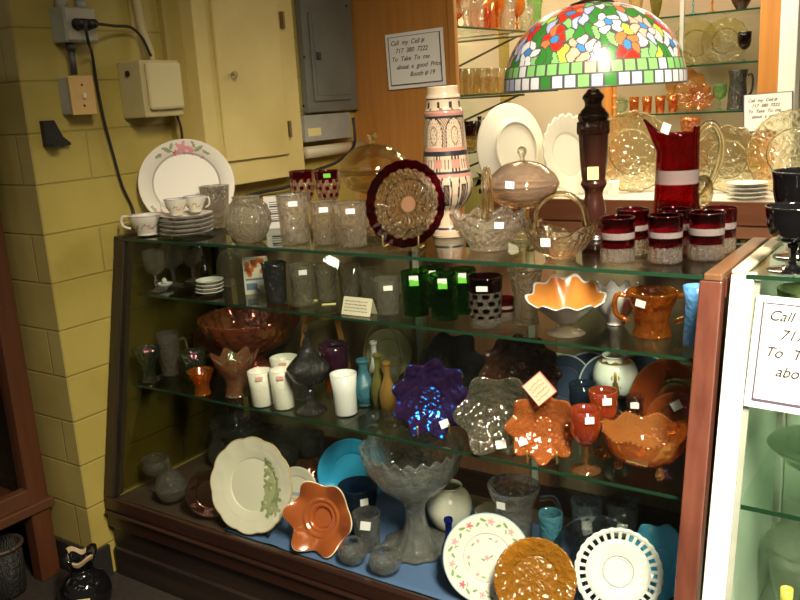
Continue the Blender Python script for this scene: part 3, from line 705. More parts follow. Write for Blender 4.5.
# ------------------------------------------------------------------ oak-ended shelving along the wall behind the case
sh = thing('glass_shelving', 'oak ended shelving with glass shelves on metal brackets behind the painted stein', 'shelving', (-1.85, 3.2, .9)); J = Vector(sh.location)
def sp(b, name, m, bevel=0): return bl(b, name, m, sh, J, bevel)
XS = -1.618
b = MB(); b.box(XW + .004, XS - .025, 2.796, 2.812, .55, 2.74); sp(b, 'end_panel', OAK)
b = MB(); b.box(XS - .0245, XS + .004, 2.79, 2.814, .55, 2.74); sp(b, 'stile', OAK, .003)
L1, L2, L3 = 1.612, 1.365, 1.15
for z in (L1, L2, L3):
    b = MB(); b.box(XW + .03, XS - .004, 2.815, 3.72, z - .007, z - .0005); sp(b, 'shelf', SHPANE)
    b = MB(); b.box(XS - .0035, XS, 2.815, 3.72, z - .0075, z); sp(b, 'shelf_edge', EDGE)
    for y in (2.86, 3.45):
        b = MB(); b.tube([(XW + .035, y, z - .014), (XS - .04, y, z - .014)], .005, 6); b.tube([(XW + .035, y, z - .15), (XS - .07, y, z - .016)], .005, 6); sp(b, 'bracket', STEELB)
for y in (2.86, 3.45):
    b = MB(); b.box(XW + .025, XW + .034, y - .008, y + .008, .96, 2.5); sp(b, 'standard', STEELB)
b = MB(); b.box(XW + .004, XW + .02, 2.813, 4.04, .96, 2.74); sp(b, 'back_panel', BKW)

# frontal shelving further back
YU = 3.70
bs = thing('glass_shelving', 'glass shelving with an oak post at the very back beyond the stained glass lamp', 'shelving', (-1.0, 3.9, .9)); J2 = Vector(bs.location)
def up_(b, name, m, bevel=0): return bl(b, name, m, bs, J2, bevel)
U1, U2, U3 = 1.635, 1.431, 1.238
b = MB(); b.box(-.753, -.678, YU, YU + .05, .955, 2.74); up_(b, 'post', OAK, .003)
sq = spot(606, .955, YU); b = MB()
b.tube([(sq.x, YU + .02, .955), (sq.x, YU + .02, 2.74)], .022, 12)
for k in range(26): b.ball((sq.x + .03, YU + .025, .97 + k * .05), .013, seg=8)
b.tube([(sq.x + .03, YU + .025, .957), (sq.x + .03, YU + .025, 2.2)], .009, 8)
up_(b, 'spindle_post', solid('orange_turned_wood', (.50, .20, .04), .3, coat=.5))
for z in (U1, U2, U3):
    b = MB(); b.box(-1.39, -.76, YU + .03, 4.04, z - .007, z - .0005); up_(b, 'shelf', SHPANE)
    b = MB(); b.box(-1.39, -.76, YU + .026, YU + .0295, z - .0075, z); up_(b, 'shelf_edge', EDGE)
b = MB(); b.box(-1.6, -.68, 4.05, 4.07, .955, 2.74); up_(b, 'back_panel', mottled('tan_back_panel', (.36, .27, .18), (.41, .31, .21), 3, .6))
xs = spot(681, U2, YU + .01).x; b = MB(); b.box(xs - .008, xs + .008, YU + .008, YU + .024, 1.40, 2.4); up_(b, 'shelf_standard', GREYL)
struct(MB().box(-.676, -.612, YU - .01, YU + .08, .955, 2.74), 'trim_2', WHITEW, .003)

# counter
ct = thing('counter', 'long brown wood edged counter with a white top under the standing glass plates', 'counter', (-.6, 3.4, 0)); J3 = Vector(ct.location)
CZ = .95; CY = 3.05
b = MB(); b.box(-1.61, .6, CY + .004, 4.04, CZ - .02, CZ); bl(b, 'top', solid('white_laminate', (.82, .80, .70), .3), ct, J3)
b = MB(); b.box(-1.61, .6, CY - .012, CY + .0035, CZ - .078, CZ + .004); bl(b, 'front_edge', OAKX, ct, J3, .003)
b = MB(); b.box(-1.61, .6, CY, CY + .02, CZ - .125, CZ - .079); bl(b, 'apron', wood('pale_brown_apron', (.24, .10, .05), (.30, .13, .065), .4, axis=0), ct, J3)
b = MB(); b.box(-1.61, .6, CY + .15, 4.04, 0, CZ - .126); bl(b, 'base', DARKW, ct, J3)

# handwritten cards
def card(label, o, sd, up, n, w, h, size, lines, border=True, loc=None, ink=INK):
    c = thing('handwritten_sign', label, 'sign', o); O = Vector((0, 0, 0))
    q = [O, O + sd * w, O + sd * w + up * h, O + up * h]
    b = MB(); b.prism([v - n * .003 for v in q], n * .003); b.build('paper', solid('sign_paper', (.86, .85, .80), .6), c)
    if border:
        e = .0035 * w / .2 if w < .25 else .003; i_ = 0 if w < .25 else .012; b = MB()
        for (u0, v0, u1, v1) in ((i_, i_, i_ + e, h - i_), (w - i_ - e * 1.6, i_, w - i_, h - i_), (i_, i_, w - i_, i_ + e * 1.6), (i_, h - i_ - e * .6, w - i_, h - i_)):
            b.prism([O + sd * u + up * v + n * .0002 for u, v in ((u0, v0), (u1, v0), (u1, v1), (u0, v1))], n * .001)
        b.build('border', solid('sign_border', (.10, .08, .12), .5), c)
    text_on(c, lines, O + sd * w * .09 + up * h * .79 + n * .0008, sd, up, n, size, ink)
    return c
a = on(389, 90, 1, 2.786); b2 = on(446, 84.5, 1, 2.786); tl = on(386, 35, 1, 2.786)
sd = (b2 - a).normalized(); n = Vector((0, -1, 0)); upv = n.cross(sd) * -1 if (n.cross(sd)).z < 0 else n.cross(sd)
card('white handwritten cardboard sign with black edge fixed on the oak panel', a, sd, upv, n, (b2 - a).length, (tl - a).length, (b2 - a).length * .092, "\n".join(SIGN))
a = on(743.5, 133, 1, YU - .016); b2 = on(793, 130, 1, YU - .016); tl = on(743, 95, 1, YU - .016); sd = (b2 - a).normalized(); upv = Vector((0, 0, 1)) - sd * sd.z; upv.normalize()
card('small white handwritten sign on the oak post above the standing glass plates', a, sd, upv, n, (b2 - a).length, (tl - a).length, (b2 - a).length * .092, "\n".join(SIGN))
# the large sign taped to the white case
zz0 = on(742, 404, 1, 1.5); nn = Vector((0, -1, WSL)).normalized()
def on_plane(px, py, d=.004):
    o = Vector((0, WY, TOP)) + nn * d; r = ray(px, py); return CAM + r * ((o - CAM).dot(nn) / r.dot(nn))
a = on_plane(743.5, 405.5); b2 = on_plane(800, 415); tl = on_plane(747.5, 294)
sd = (b2 - a).normalized(); upv = nn.cross(sd); hh = (tl - a).length; ww = hh * 1.32
card('large white handwritten sign taped inside a purple line on the white display case', a, sd, upv, nn, ww, hh, ww * .098, "\n".join(SIGN))

# ------------------------------------------------------------------ glassware on the shelves along the wall
def proto(kind, name, label, cat, R, H, mat, z=L2, x=-1.7, y=2.9, group=None, mod=None, seg=20, **k):
    """one background vessel of known radius and height at (x, y) on shelf z"""
    parts = KIND[kind](R, H, k); q = Vector((x, y, z))
    root = thing(name, label, cat, q, group) if len(parts) > 1 else None; made = {}
    for pn, pts, o in parts:
        pts = smoothp(pts, max(1, o.get('sm', 1) - 1))
        pts = shell(pts, -.0028)[::-1] if o.get('lid') else pts if o.get('solid') else shell(pts, .0028)
        ob = lathe(pn if root else name, pts, k.get('mats', {}).get(pn, mat), made.get(o.get('sub_of')) or root, seg, mod)
        made[pn] = ob
        if root is None: root = ob; tag(ob, label, cat, group); ob.location = q
    return root
lab = 'clear pressed glass tumbler in the packed rows on the shelf beside the lampshade'; grp = 'clear tumblers on the middle wall shelf'
t0 = proto('tumbler', 'glass_tumbler', lab, 'tumbler', .036, .098, glass('gold_clear', (.98, .90, .62), .03, .45, ('noise', 60, .4), body=.12), L2, -1.665, 2.865, grp, base=.8, mod=flute(7, .07), seg=42)
k = 0
for j, x in enumerate((-1.665, -1.755, -1.845)):
    for i in range(8):
        if i == 0 and j == 0: continue
        clone(t0, (x + random.uniform(-.006, .006), 2.865 + i * .085, L2), lab, grp, random.random() * 6)
specs = [('goblet', 'amber_goblet', 'amber glass goblet crowded among others on the bright upper shelf', 'goblet', .036, .15, AMBER, 'amber goblets on the upper wall shelf'),
         ('goblet', 'clear_goblet', 'clear stemmed goblet crowded among others on the bright upper shelf', 'goblet', .037, .155, CLEAR, 'clear goblets on the upper wall shelf'),
         ('tumbler', 'frosted_tumbler', 'clear patterned tumbler crowded among others on the bright upper shelf', 'tumbler', .036, .12, CUT, 'clear tumblers on the upper wall shelf'),
         ('tumbler', 'marigold_tumbler', 'pale orange tumbler crowded among others on the bright upper shelf', 'tumbler', .035, .11, MARIL, 'orange tumblers on the upper wall shelf')]
prot = [proto(a, n_, l_, c_, R, H, m, L1, -1.665, 2.87 + .09 * i, g) for i, (a, n_, l_, c_, R, H, m, g) in enumerate(specs)]
for j, x in enumerate((-1.665, -1.76, -1.855)):
    for i in range(8):
        if j == 0 and i < 4: continue
        s = specs[(i * 2 + j * 3 + (i * j) % 3) % 4]; clone(prot[specs.index(s)], (x, 2.87 + .09 * i, L1), s[2], s[7], random.random() * 6)
proto('vase', 'green_vase', 'pale green glass vase at the end of the bright upper shelf beside the lampshade', 'vase', .04, .16, LIME, L1 + .001, -1.67, 3.60)
proto('tumbler', 'ruby_tumbler', 'ruby red tumbler half hidden behind the oak stile on the middle wall shelf', 'tumbler', .035, .09, RUBY, L2, -1.95, 2.93, base=.85)
# lower wall shelf
q = spot(472, L3, 2.95); r_ = proto('tumbler', 'ruby_mug', 'squat ruby red mug on clear cups on the low shelf beside the stein', 'mug', .036, .055, RUBYD, L3 + .0605, q.x, q.y)
lab = 'small clear handled cup on the low glass shelf beside the stein'; grp = 'clear cups on the low wall shelf'
c0 = proto('tumbler', 'glass_cup', lab, 'cup', .032, .058, YCLEAR, L3, -1.66, 2.86, grp)
for j in range(3):
    for i in range(5):
        if i + j: clone(c0, (-1.66 - .08 * j, 2.86 + .09 * i, L3), lab, grp)
r_.location = (-1.66, 2.95, L3 + .0585)
lab = 'amber glass tumbler stacked above the clear cups near the white plate'
proto('tumbler', 'amber_tumbler', lab, 'tumbler', .032, .06, AMBER, L3 + .0585, -1.66, 3.13)
proto('bottle', 'black_cruet', 'slim black cruet between the ruby mug and the amber tumbler', 'cruet', .02, .07, BLACK, L3 + .0585, -1.66, 3.04)
proto('covered', 'covered_dish', 'clear covered dish on the low wall shelf close to the metal bracket', 'covered dish', .05, .15, YCLEAR, L3, -1.95, 3.33)
s_ = spot(484, CZ, 3.2); b = MB()
for k in range(5):
    t = 2 * pi * k / 5; b.prism([(0, 0, .06), (.055 * cos(t), .02 * sin(t), .06 + .055 * sin(t)), (.02 * cos(t + .63), .015, .06 + .02 * sin(t + .63)), (.02 * cos(t - .63), -.015, .06 + .02 * sin(t - .63))], (0, .012, 0))
b.box(-.02, .02, -.01, .03, 0, .02); b.box(-.008, .008, 0, .02, .0, .06)
o = b.build('star_ornament', glass('teal_dark_glass', (.02, .12, .14), .1, .1, body=.5), None, False, .002); o.location = (s_.x, s_.y, CZ); tag(o, 'dark teal star shaped glass ornament on the counter behind the clear basket', 'ornament')
# plates standing on the counter
PL('dinner_plate', 'large white plate standing on edge showing its foot ring behind the peach compote', 'plate', 522, 190, 103, CZ, CREAM, yaw=45, tilt=7, yd=3.08, flip=True, depth=.16, foot=.58, prof=lambda R: [(0, .02 * R), (.54 * R, .02 * R), (.56 * R, -.03 * R), (.61 * R, -.03 * R), (.63 * R, .02 * R), (.85 * R, .09 * R), (R, .14 * R)])
PL('lattice_plate', 'white plate with an openwork scalloped edge half hidden by the lamp stem', 'plate', 574, 190, 118, CZ, CREAM, yaw=48, tilt=12, yd=3.2, depth=.15, mod=lambda R: both(scallop(22, .05, .8 * R), ruffle(22, .02, .02 * R, .6 * R, R)))
# pedestal amber things behind the white plates
proto('tumbler', 'amber_mug', 'amber glass mug on the counter just beyond the white plates', 'mug', .04, .075, AMBER, CZ, spot(553, CZ, 3.6).x, 3.6)
for (px, yt, yaw, lb, md, yd) in ((634, 113, 18, 'large clear pressed glass plate standing between the lamp stem and the ruby pitcher', lambda R: both(scallop(26, .035, .85 * R), flute(13, .01)), 3.3),
                              (727, 126, 8, 'clear swirl ribbed glass plate standing behind the handle of the ruby pitcher', lambda R: ruffle(12, .03, .04 * R, .4 * R, R), 3.32),
                              (789, 111, -8, 'clear scalloped glass plate standing above the black goblets', lambda R: scallop(30, .03, .9 * R), 3.28)):
    PL('pressed_glass_plate', lb, 'plate', px, 190, yt, CZ, glass('clear_plate_glass', (.95, .91, .70), .04, .30, ('facet', 42, 1.0)), yaw, 12, yd, depth=.14, mod=md, seg=96, root=False)
for i in range(4):
    G('saucer', 'white_saucer', 'white saucer in the stack on the counter behind the ruby pitcher', 'saucer', 747, 190, 182, 40, CZ + .0145 * i, WHITE, 'white saucers on the counter', yd=3.15, hm=.014, th=.002)
s_ = spot(613, CZ, 3.16); proto('tumbler', 'white_cup', 'small white cup on the counter close to the lamp stem', 'cup', .025, .06, WHITE, CZ, s_.x, s_.y)
s_ = spot(545, CZ, 3.12); proto('bowl', 'rose_bowl', 'small pale bowl with red dots on the counter below the white plate', 'bowl', .03, .04, CREAM, CZ, s_.x, s_.y)
# things on the frontal shelving
def up(kind, name, label, cat, px, yt, w, z, mat, yd=3.85, **k): return G(kind, name, label, cat, px, 0, yt, w, z, mat, yd=yd, seg=24, **k)
YPL = glass('greenish_clear_plate', (.88, .86, .55), .06, .3, ('facet', 50, .8))
PL('pressed_glass_plate', 'clear glass plate standing at the back of the upper shelf over the lampshade edge', 'plate', 696, 60, 20, U2, YPL, 10, 10, 3.92, seg=48)
PL('pressed_glass_plate', 'clear fluted glass plate standing beside the small ruby goblet on the upper shelf', 'plate', 724, 60, 20, U2, YPL, -5, 10, 3.9, seg=48, mod=lambda R: scallop(16, .06, .7 * R))
up('goblet', 'ruby_goblet', 'small ruby red goblet on the upper back shelf next to the oak post', 'goblet', 744, 32, 13, U2, CLEAR, 3.84, mats={'bowl': RUBYD})
q = up('vase', 'carnival_pitcher', 'dark carnival glass pitcher on the lower back shelf next to the oak post', 'pitcher', 737, 70, 19, U3, BLACKC, 3.83, base=1.05, root=True)
side_handle(q[0], q[1], q[2], q[3], BLACKC, 0, .3, .85, .018, .005)
up('goblet', 'green_goblet', 'pale green glass goblet beside the dark carnival pitcher on the back shelf', 'goblet', 719, 84, 14, U3, LIME, 3.84)
PL('ruffled_bowl', 'large amber ruffled bowl standing on edge on the lower back shelf', 'bowl', 686, 112, 70, U3, glass('amber_ruffle', (.80, .42, .14), .08, .3, ('soft', 50, .4), body=.35), 0, 8, 3.95, mod=lambda R: ruffle(9, .05, .08 * R, .3 * R, R))
PL('ruffled_bowl', 'small deep amber ruffled bowl in front of the large amber one on the back shelf', 'bowl', 700, 112, 86, U3, glass('amber_ruffle_deep', (.70, .28, .06), .08, .3, ('soft', 50, .4), body=.35), 5, 10, 3.83, mod=lambda R: ruffle(8, .1, .12 * R, .3 * R, R))
lab = 'amber carnival tumbler in the row on the back shelf under the lampshade edge'; grp = 'amber tumblers on the back shelf'
a0 = up('tumbler', 'amber_tumbler', lab, 'tumbler', 634, 97, 10, U3, MARIP, 3.83, group=grp)[0]
for px in (647, 660, 673): clone(a0, spot(px, U3, 3.83), lab, grp)
up('covered', 'glass_jar', 'pale clear lidded jar on the back shelf next to the turned post', 'jar', 620, 94, 17, U3, AQUAG, 3.83, lv=(.03, .6, .85))
up('vase', 'amber_vase', 'flared amber vase on the counter behind the ruby pitcher spout', 'vase', 689, 117, 20, CZ, MARIL, 3.75)
for px, w, m, lb in ((636, 16, YCLEAR, 'pale yellow glass bowl on the top back shelf above the lampshade edge'), (656, 14, OLIVE, 'olive green glass tumbler on the top back shelf'), (712, 12, AMBER, 'amber footed glass on the top back shelf'), (741, 24, BROWNC, 'brown glass bowl on the top back shelf next to the oak post'), (693, 10, BLUEG, 'blue stemmed glass on the top back shelf')):
    up('goblet' if w < 14 else 'bowl', 'glass_bowl' if w >= 14 else 'footed_glass', lb, 'bowl' if w >= 14 else 'glass', px, -30 if w < 14 else -12, w, U1, m, 3.82)
# the shelf beyond the white post
b = MB(); zq = on(797, 44, 1, 3.8).z; b.box(-.61, .3, 3.74, 4.04, zq - .02, zq); o = b.build('white_shelf', WHITEW, None, False, .002, org=(-.2, 3.9, zq)); tag(o, 'white painted shelf board beyond the white post', 'shelf')
b = MB(); b.box(-.61, .3, 4.06, 4.08, .955, 2.74); struct(b, 'trim_3', mottled('grey_green_board', (.36, .38, .32), (.42, .44, .38), 4, .5))
proto('goblet', 'ruby_goblet', 'ruby bowled goblet on the white shelf beyond the white post', 'goblet', .045, .10, CLEAR, zq, spot(797, zq, 3.85).x, 3.85, mats={'bowl': RUBY})
# ================================================================== on top of the display case
def dec(paint_fn): return paint_fn
def flowers(R, spec, base=0, rim=None):
    """painted decoration: spec rows are (x, y, size, material index, petals) in plate radii; rim = (from radius, index)"""
    def f(t, r, z, k):
        if k < .5: return base
        x, y = r * cos(t) / R, r * sin(t) / R
        if rim and r > rim[0] * R: return rim[1]
        for (fx, fy, s, m, pet) in spec:
            dx, dy = x - fx, y - fy; d = math.hypot(dx, dy)
            if d < s * 1.15:
                a = math.atan2(dy, dx)
                if pet == 0:
                    if d < s: return m
                elif pet < 0:                               # leaf: an ellipse turned by -pet radians
                    c, q = cos(-pet), sin(-pet); u, v = dx * c + dy * q, -dx * q + dy * c
                    if (u / s) ** 2 + (v / (s * .38)) ** 2 < 1: return m
                elif d < s * (.72 + .28 * cos(pet * a)): return m
        return base
    return f
# platter with pink flowers
fl = [(0, .80, .17, 1, 5), (0, .80, .06, 2, 0), (.17, .72, .10, 1, 5), (-.16, .70, .08, 3, 5), (.33, .76, .11, 4, -.5), (-.32, .78, .11, 4, -2.7), (.48, .66, .09, 4, -2.5), (-.5, .66, .09, 4, -.6), (-.22, .86, .08, 4, -1.2), (.24, .86, .08, 4, -1.9), (.40, .58, .05, 1, 5),
      (-.62, -.62, .12, 1, 5), (-.5, -.72, .1, 4, -.4), (-.74, -.5, .1, 4, -2.2), (.62, -.6, .1, 1, 5), (.72, -.48, .08, 4, -2.)]
def plat(R):
    g = flowers(R, fl)
    return lambda t, r, z, k: 5 if (k > .5 and .70 * R < r < .715 * R) else g(t, r, z, k)
PL('platter', 'large oval white platter with pink flowers on its rim leaning by the yellow wall', 'platter', 195, 232, 139, TOP + .001, None, 6, 14, yd=1.75, depth=.10, foot=.66, mats=[CREAM, PINK, YEL, ROSE, LEAFD, GREYB], paint=plat, rings=110, seg=180, ax=1.05)
# tea china
cf = [(.72, .0, .2, 1, 5)]
def china(R, H):
    def f(t, r, z, k):
        if k > .5: return 0
        u = (t * 5 / (2 * pi)) % 1 - .5; v = (z / H - .45) * 1.2; d = math.hypot(u * 1.6, v)
        if d < .15: return 1 if d > .05 else 2
        if abs(u) < .42 and abs(v + .12 * sin(u * 9)) < .05 and d > .17: return 3
        if z > .965 * H: return 4
        return 0
    return f
CH = [CREAM, PINK, YEL, LEAFD, GREYB]
b0 = G('bowl', 'sauce_boat', 'white china sauce boat with pink flowers at the end of the case by the wall', 'sauce boat', 150, 229, 212, 36, TOP + .0035, None, yd=1.625, mats={'body': CH}, paint=china, root=True, seg=90, rings=60, base=.6)
side_handle(b0[0], b0[1], b0[2], b0[3], CREAM, 180, .35, .95, .018, .004); 
for i in range(5):
    G('saucer', 'china_saucer', 'cream china saucer with a grey line in the stack under the flowered teacups', 'saucer', 187, 238, 230, 53, TOP + .0125 * i, [CREAM, GREYB], 'stack of cream saucers', yd=1.655, hm=.012, th=.0018, paint=lambda R, H: (lambda t, r, z, k: 1 if (r > .965 * R) else 0), seg=60, rings=40)
for nm, px, yd, w, lb in (('teacup', 177, 1.62, 23, 'flowered china teacup on the saucers, closer to the sauce boat'), ('teacup', 196, 1.69, 23, 'flowered china teacup on the saucers, closer to the round faceted bowl')):
    q = G('bowl', nm, lb, 'teacup', px, 0, 192, w, TOP + .063, None, yd=yd, mats={'body': CH}, paint=china, seg=80, rings=50, base=.5, root=True, hm=.046)
    side_handle(q[0], q[1], q[2], q[3], CREAM, -20 if px > 185 else 200, .25, .85, .010, .0025)
wf = lambda R, H: flute(12, .02, .05 * H, .55 * H)
G('tumbler', 'glass_tumbler', 'clear tumbler with a frosted side standing between the platter and the faceted bowl', 'tumbler', 215, 0, 184, 30, TOP, FROST, yd=1.80, mod=wf, base=.75)
G('globe', 'rose_bowl', 'round faceted clear glass bowl between the saucers and the tumblers', 'bowl', 250, 243, 195, 46, TOP, CUT, relief=(11, 5, .05), seg=88)
s_ = spot(278, TOP, 1.84); t = thing('carton', 'small white carton with bar code lines behind the faceted bowl', 'carton', s_)
MB().box(-.035, .035, -.02, .02, 0, .092).build('box', solid('carton_white', (.72, .70, .62), .6), t)
b = MB()
for k in range(9): b.box(-.02, .034, -.0212, -.0203, .02 + k * .007, .02 + k * .007 + (.002 if k % 3 else .0045))
b.build('bar_code', INK, t); t.rotation_euler = (0, 0, .75)
WT = (0, .83, 9, 5)
for px, yb, yt, w, lb in ((296, 245, 193, 32, 'clear pressed tumbler closest to the round faceted bowl on the case top'), (326, 246, 200, 28, 'clear pressed tumbler between two others on the case top'), (354, 249, 201, 32, 'clear pressed tumbler closest to the ruby rimmed plate on the case top')):
    G('tumbler', 'glass_tumbler', lb, 'tumbler', px, yb, yt, w, TOP, FROST, 'clear tumblers on the case top', relief=(10, 4, .03), base=.88, tags=[WT], topr=.4)
G('tumbler', 'glass_tumbler', 'clear tumbler half hidden behind the edge of the ruby rimmed plate', 'tumbler', 375, 0, 204, 26, TOP, FROST, yd=1.80, base=.85)
# ruby thumbprint goblets
def dots(R, H):
    def f(t, r, z, k):
        v = z / H
        if v > .86: return 1
        row = int((v - .40) / .125); u = (t * 10 / (2 * pi) + (.5 if row % 2 else 0)) % 1 - .5; vv = ((v - .40) / .125) % 1 - .5
        return 1 if v > .42 and u * u + vv * vv < .085 else 0
    return f
for px, lb, tg in ((306, 'ruby thumbprint goblet with a red rim behind the clear tumblers, closer to the carton', []), (331, 'ruby thumbprint goblet with a green tag behind the clear tumblers', [(0, .93, 7, 4, GREENTAG)])):
    G('goblet', 'ruby_goblet', lb, 'goblet', px, 0, 170, 25, TOP, CLEAR, yd=1.86, mats={'bowl': [CUT, RUBY]}, paint=dots, seg=120, rings=90, tags=tg, paintparts=('bowl',), topr=.5)
G('covered', 'covered_dish', 'big clear yellowish covered dish with a knob lid behind the ruby rimmed plate', 'covered dish', 378, 0, 132, 71, TOP, YCLEAR, yd=1.87, lv=(.38, .62, .90), seg=56)
# ruby rimmed plate on a wire stand
def rub(R):
    return lambda t, r, z, k: 1 if r > .80 * R * (1 + .012 * cos(24 * t)) else (2 if r < .17 * R else 0)
o, p, sd, up_v, n, R = PL('ruby_plate', 'ruby rimmed clear pressed glass plate standing on a wire stand', 'plate', 406, 247, 160, TOP, None, -26, 12, depth=.22, foot=.56, mats=[glass('clear_cut_plate', (.95, .93, .86), .03, .25, ('facet', 80, 1.0)), RUBYD, solid('brown_star', (.25, .13, .07), .3)], paint=rub, rings=90, seg=168, mod=lambda R: both(both(rosette(24, 5, .018, R, .2, .74), flute(24, .006)), scallop(24, .01, .7 * R)))
stand('brass wire stand under the ruby rimmed plate on the case top', p, sd, up_v, n, R, WIRE)
# painted stein
def steinp(q):
    zz = [z_at(q, y) - q.z for y in (236, 226, 209, 201, 185, 176, 172, 158, 153, 150, 147, 118, 115, 111, 108, 98)]
    def f(t, r, z, k):
        if k > .55: return 0
        u = t / (2 * pi)
        def bt(a, b): return zz[a] <= z <= zz[b]
        if z < zz[1]: return 1 if z > zz[1] - .004 else 0
        if z < zz[2]: return 2 if (int(u * 28) % 4 == 0 and z > zz[1] + .006) else 0
        if bt(2, 5):                                       # scroll panels on the bulge
            a = (u * 9) % 1 - .5; v = (z - zz[2]) / (zz[5] - zz[2]); w = .40 * math.sqrt(max(0, 1 - (v - .15) ** 2)) if v > 0 else .4
            e = abs(abs(a) - w * (.55 + .45 * v))
            if e < .045: return 1
            if abs(a) < .16 and .15 < v < .8: return 1 if (a * a * 14 + (v - .5) ** 2 * 3) > .22 or (int(v * 14) + int((a + .5) * 22)) % 3 == 0 else 3
            return 0
        if bt(5, 6): return 2
        if bt(6, 8):
            v = (z - zz[6]) / (zz[8] - zz[6]); a = (u * 8) % 1
            if v < .10 or v > .92: return 1
            if a < .5: return 2 if .3 < v < .7 else (1 if int(u * 90) % 2 else 0)
            return 1 if (.62 < a < .68 or .80 < a < .86) and .25 < v < .75 else 0
        if bt(8, 10): return 1 if (zz[9] > z) else 2
        if bt(10, 11):                                     # arched figure panels
            a = (u * 6) % 1 - .5; v = (z - zz[10]) / (zz[11] - zz[10])
            d = math.hypot(a * 2.1, max(v - .45, 0) * 1.55)
            if .84 < d < .93 or (abs(abs(a) - .42) < .02 and v < .5): return 1
            if d >= .93: return 3 if (int(u * 150) + int(v * 26)) % 3 else 0
            g = math.hypot(a * 2.6, (v - .42) * 1.5)
            if .40 < g < .48: return 3
            if g < .36 and (sin(u * 260) * sin(v * 24) > .45): return 4
            if g > .52 and sin(u * 330 + v * 9) * cos(v * 30) > .62: return 3
            return 0
        if bt(11, 12): return 1
        if bt(12, 13): return 2
        if bt(13, 14): return 3 if (z < zz[13] + .002) else (3 if int(u * 40) % 4 == 0 else 0)
        if bt(14, 15): return 1 if z > zz[15] - .004 or (int(u * 36) % 4 == 0 and z < zz[15] - .010) else 0
        return 0
    return f
q = spot(449, TOP + .0008, 1.835)
st = thing('stein', 'tall cream painted pottery stein with black and pink bands on the case top', 'stein', q)
lathe_px('body', [(238, 15.5), (237.9, 16), (229, 15.5), (224, 14), (214, 12.5), (208, 14), (203, 19), (192, 25), (182, 26), (174, 24.5), (160, 22.5), (158, 22.7), (148, 21.5), (130, 20.5), (116, 19.6), (113, 20.3), (110, 19.4), (108, 18), (100, 17.2), (97, 17.8), (94, 16.2), (86, 15.6)],
         [solid('stein_glaze', (.58, .45, .32), .16, coat=.6), DARK, solid('stein_pink', (.50, .24, .19), .2, coat=.5), solid('stein_brown', (.22, .15, .10), .2, coat=.5), solid('stein_green', (.25, .27, .18), .2, coat=.5)], q, st, 168, 2, paint=steinp(q), th=.006, rings=300)
b = MB(); zt = z_at(q, 112) - q.z; zb = z_at(q, 195) - q.z; a = away(q)
b.tube([a * .045 + Vector((0, 0, zt)), a * .09 + Vector((0, 0, zt + .01)), a * .10 + Vector((0, 0, (zt + zb) / 2 + .02)), a * .085 + Vector((0, 0, zb + .03)), a * .055 + Vector((0, 0, zb))], .009, 10, sub=6); b.build('handle', MATS['stein_glaze'], st, True)
# baskets and compote
q = G('bowl', 'glass_basket', 'clear pressed glass basket with a tall narrow handle in front of the stein', 'basket', 489, 252, 211, 74, TOP, FROST, mod=lambda R, H: ruffle(8, .05, .10 * H, .45 * R, R), relief=(12, 3, .035), seg=96, base=.5, root=True, tags=[(.28, .80, 9, 6, PAPER, .1, .97)], topr=.5)
arch_handle(q[0], q[1], q[2] * .55, q[3] * .95, z_at(q[1], 169) - q[1].z - q[3] * .95, YCLEAR, 80, .007)
G('covered', 'covered_compote', 'peach glass covered compote with a clear knob between the two glass baskets', 'compote', 524, 0, 146, 71, TOP, PEACHG, yd=1.865, lv=(.33, .57, .86), seg=64, foot=.52, mats={'foot': YCLEAR, 'finial': CLEAR}, tags=[(-.35, .62, 9, 7, PAPER, .1, .98)])
q = G('bowl', 'glass_basket', 'low clear glass basket with an arched handle and white tag beside the ruby tumblers', 'basket', 562, 262, 226, 70, TOP, glass('clear_basket', (.96, .90, .82), .04, .38, ('soft', 90, .5)), mod=lambda R, H: both(ruffle(2, .10, .30 * H, .4 * R, R, .2), ruffle(10, .03, .05 * H, .5 * R, R)), relief=(14, 3, .03), seg=112, base=.42, root=True, tags=[(-.42, .72, 10, 8, PAPER, 0, .96)], topr=.5)
arch_handle(q[0], q[1], q[2] * .84, q[3] * .86, z_at(q[1], 194) - q[1].z - q[3] * .86, YCLEAR, -4, .0065)
# ruby tumblers and pitcher
def rt_paint(R, H):
    def f(t, r, z, k):
        v = z / H; c = .33 + .015 * abs(sin(8 * t))
        return 0 if v < c else 1 if v < .54 else 2 if v < .67 else 1
    return f
RTM = [CUT, RUBY, BAND, RUBY]
rl = [(616, 264, 214, 34, 'ruby banded tumbler closest to the low glass basket, in the front row'), (665, 265, 212, 34, 'ruby banded tumbler at the middle of the front row of three'), (706, 262, 209, 35, 'ruby banded tumbler nearest the corner of the case, in the front row'),
      (632, 256, 206.5, 32, 'ruby banded tumbler in the back row next to the lamp'), (674, 255, 206, 33, 'ruby banded tumbler in the back row right in front of the ruby pitcher'), (719, 254, 205, 32, 'ruby banded tumbler in the back row at the corner of the case')]
for px, yb, yt, w, lb in rl:
    G('tumbler', 'ruby_tumbler', lb, 'tumbler', px, yb, yt, w, TOP, None, 'ruby banded tumblers', mats={'body': RTM}, paint=rt_paint, seg=96, rings=110, base=.95, th=.003, mod=lambda R, H: flute(14, .045, .02 * H, .31 * H))
q = spot(676, TOP, 1.885); pt = thing('ruby_pitcher', 'tall ruby red glass pitcher with a frosted band and clear handle', 'pitcher', q)
Hh = z_at(q, 127) - q.z; zb1 = z_at(q, 182) - q.z; zb2 = z_at(q, 168) - q.z; Sx = proj(q + Vector((0, 0, .15)))[2] / FPX
a = away(q); rtv = Vector((a.y, -a.x, 0)); lefta = math.atan2(-rtv.y, -rtv.x)
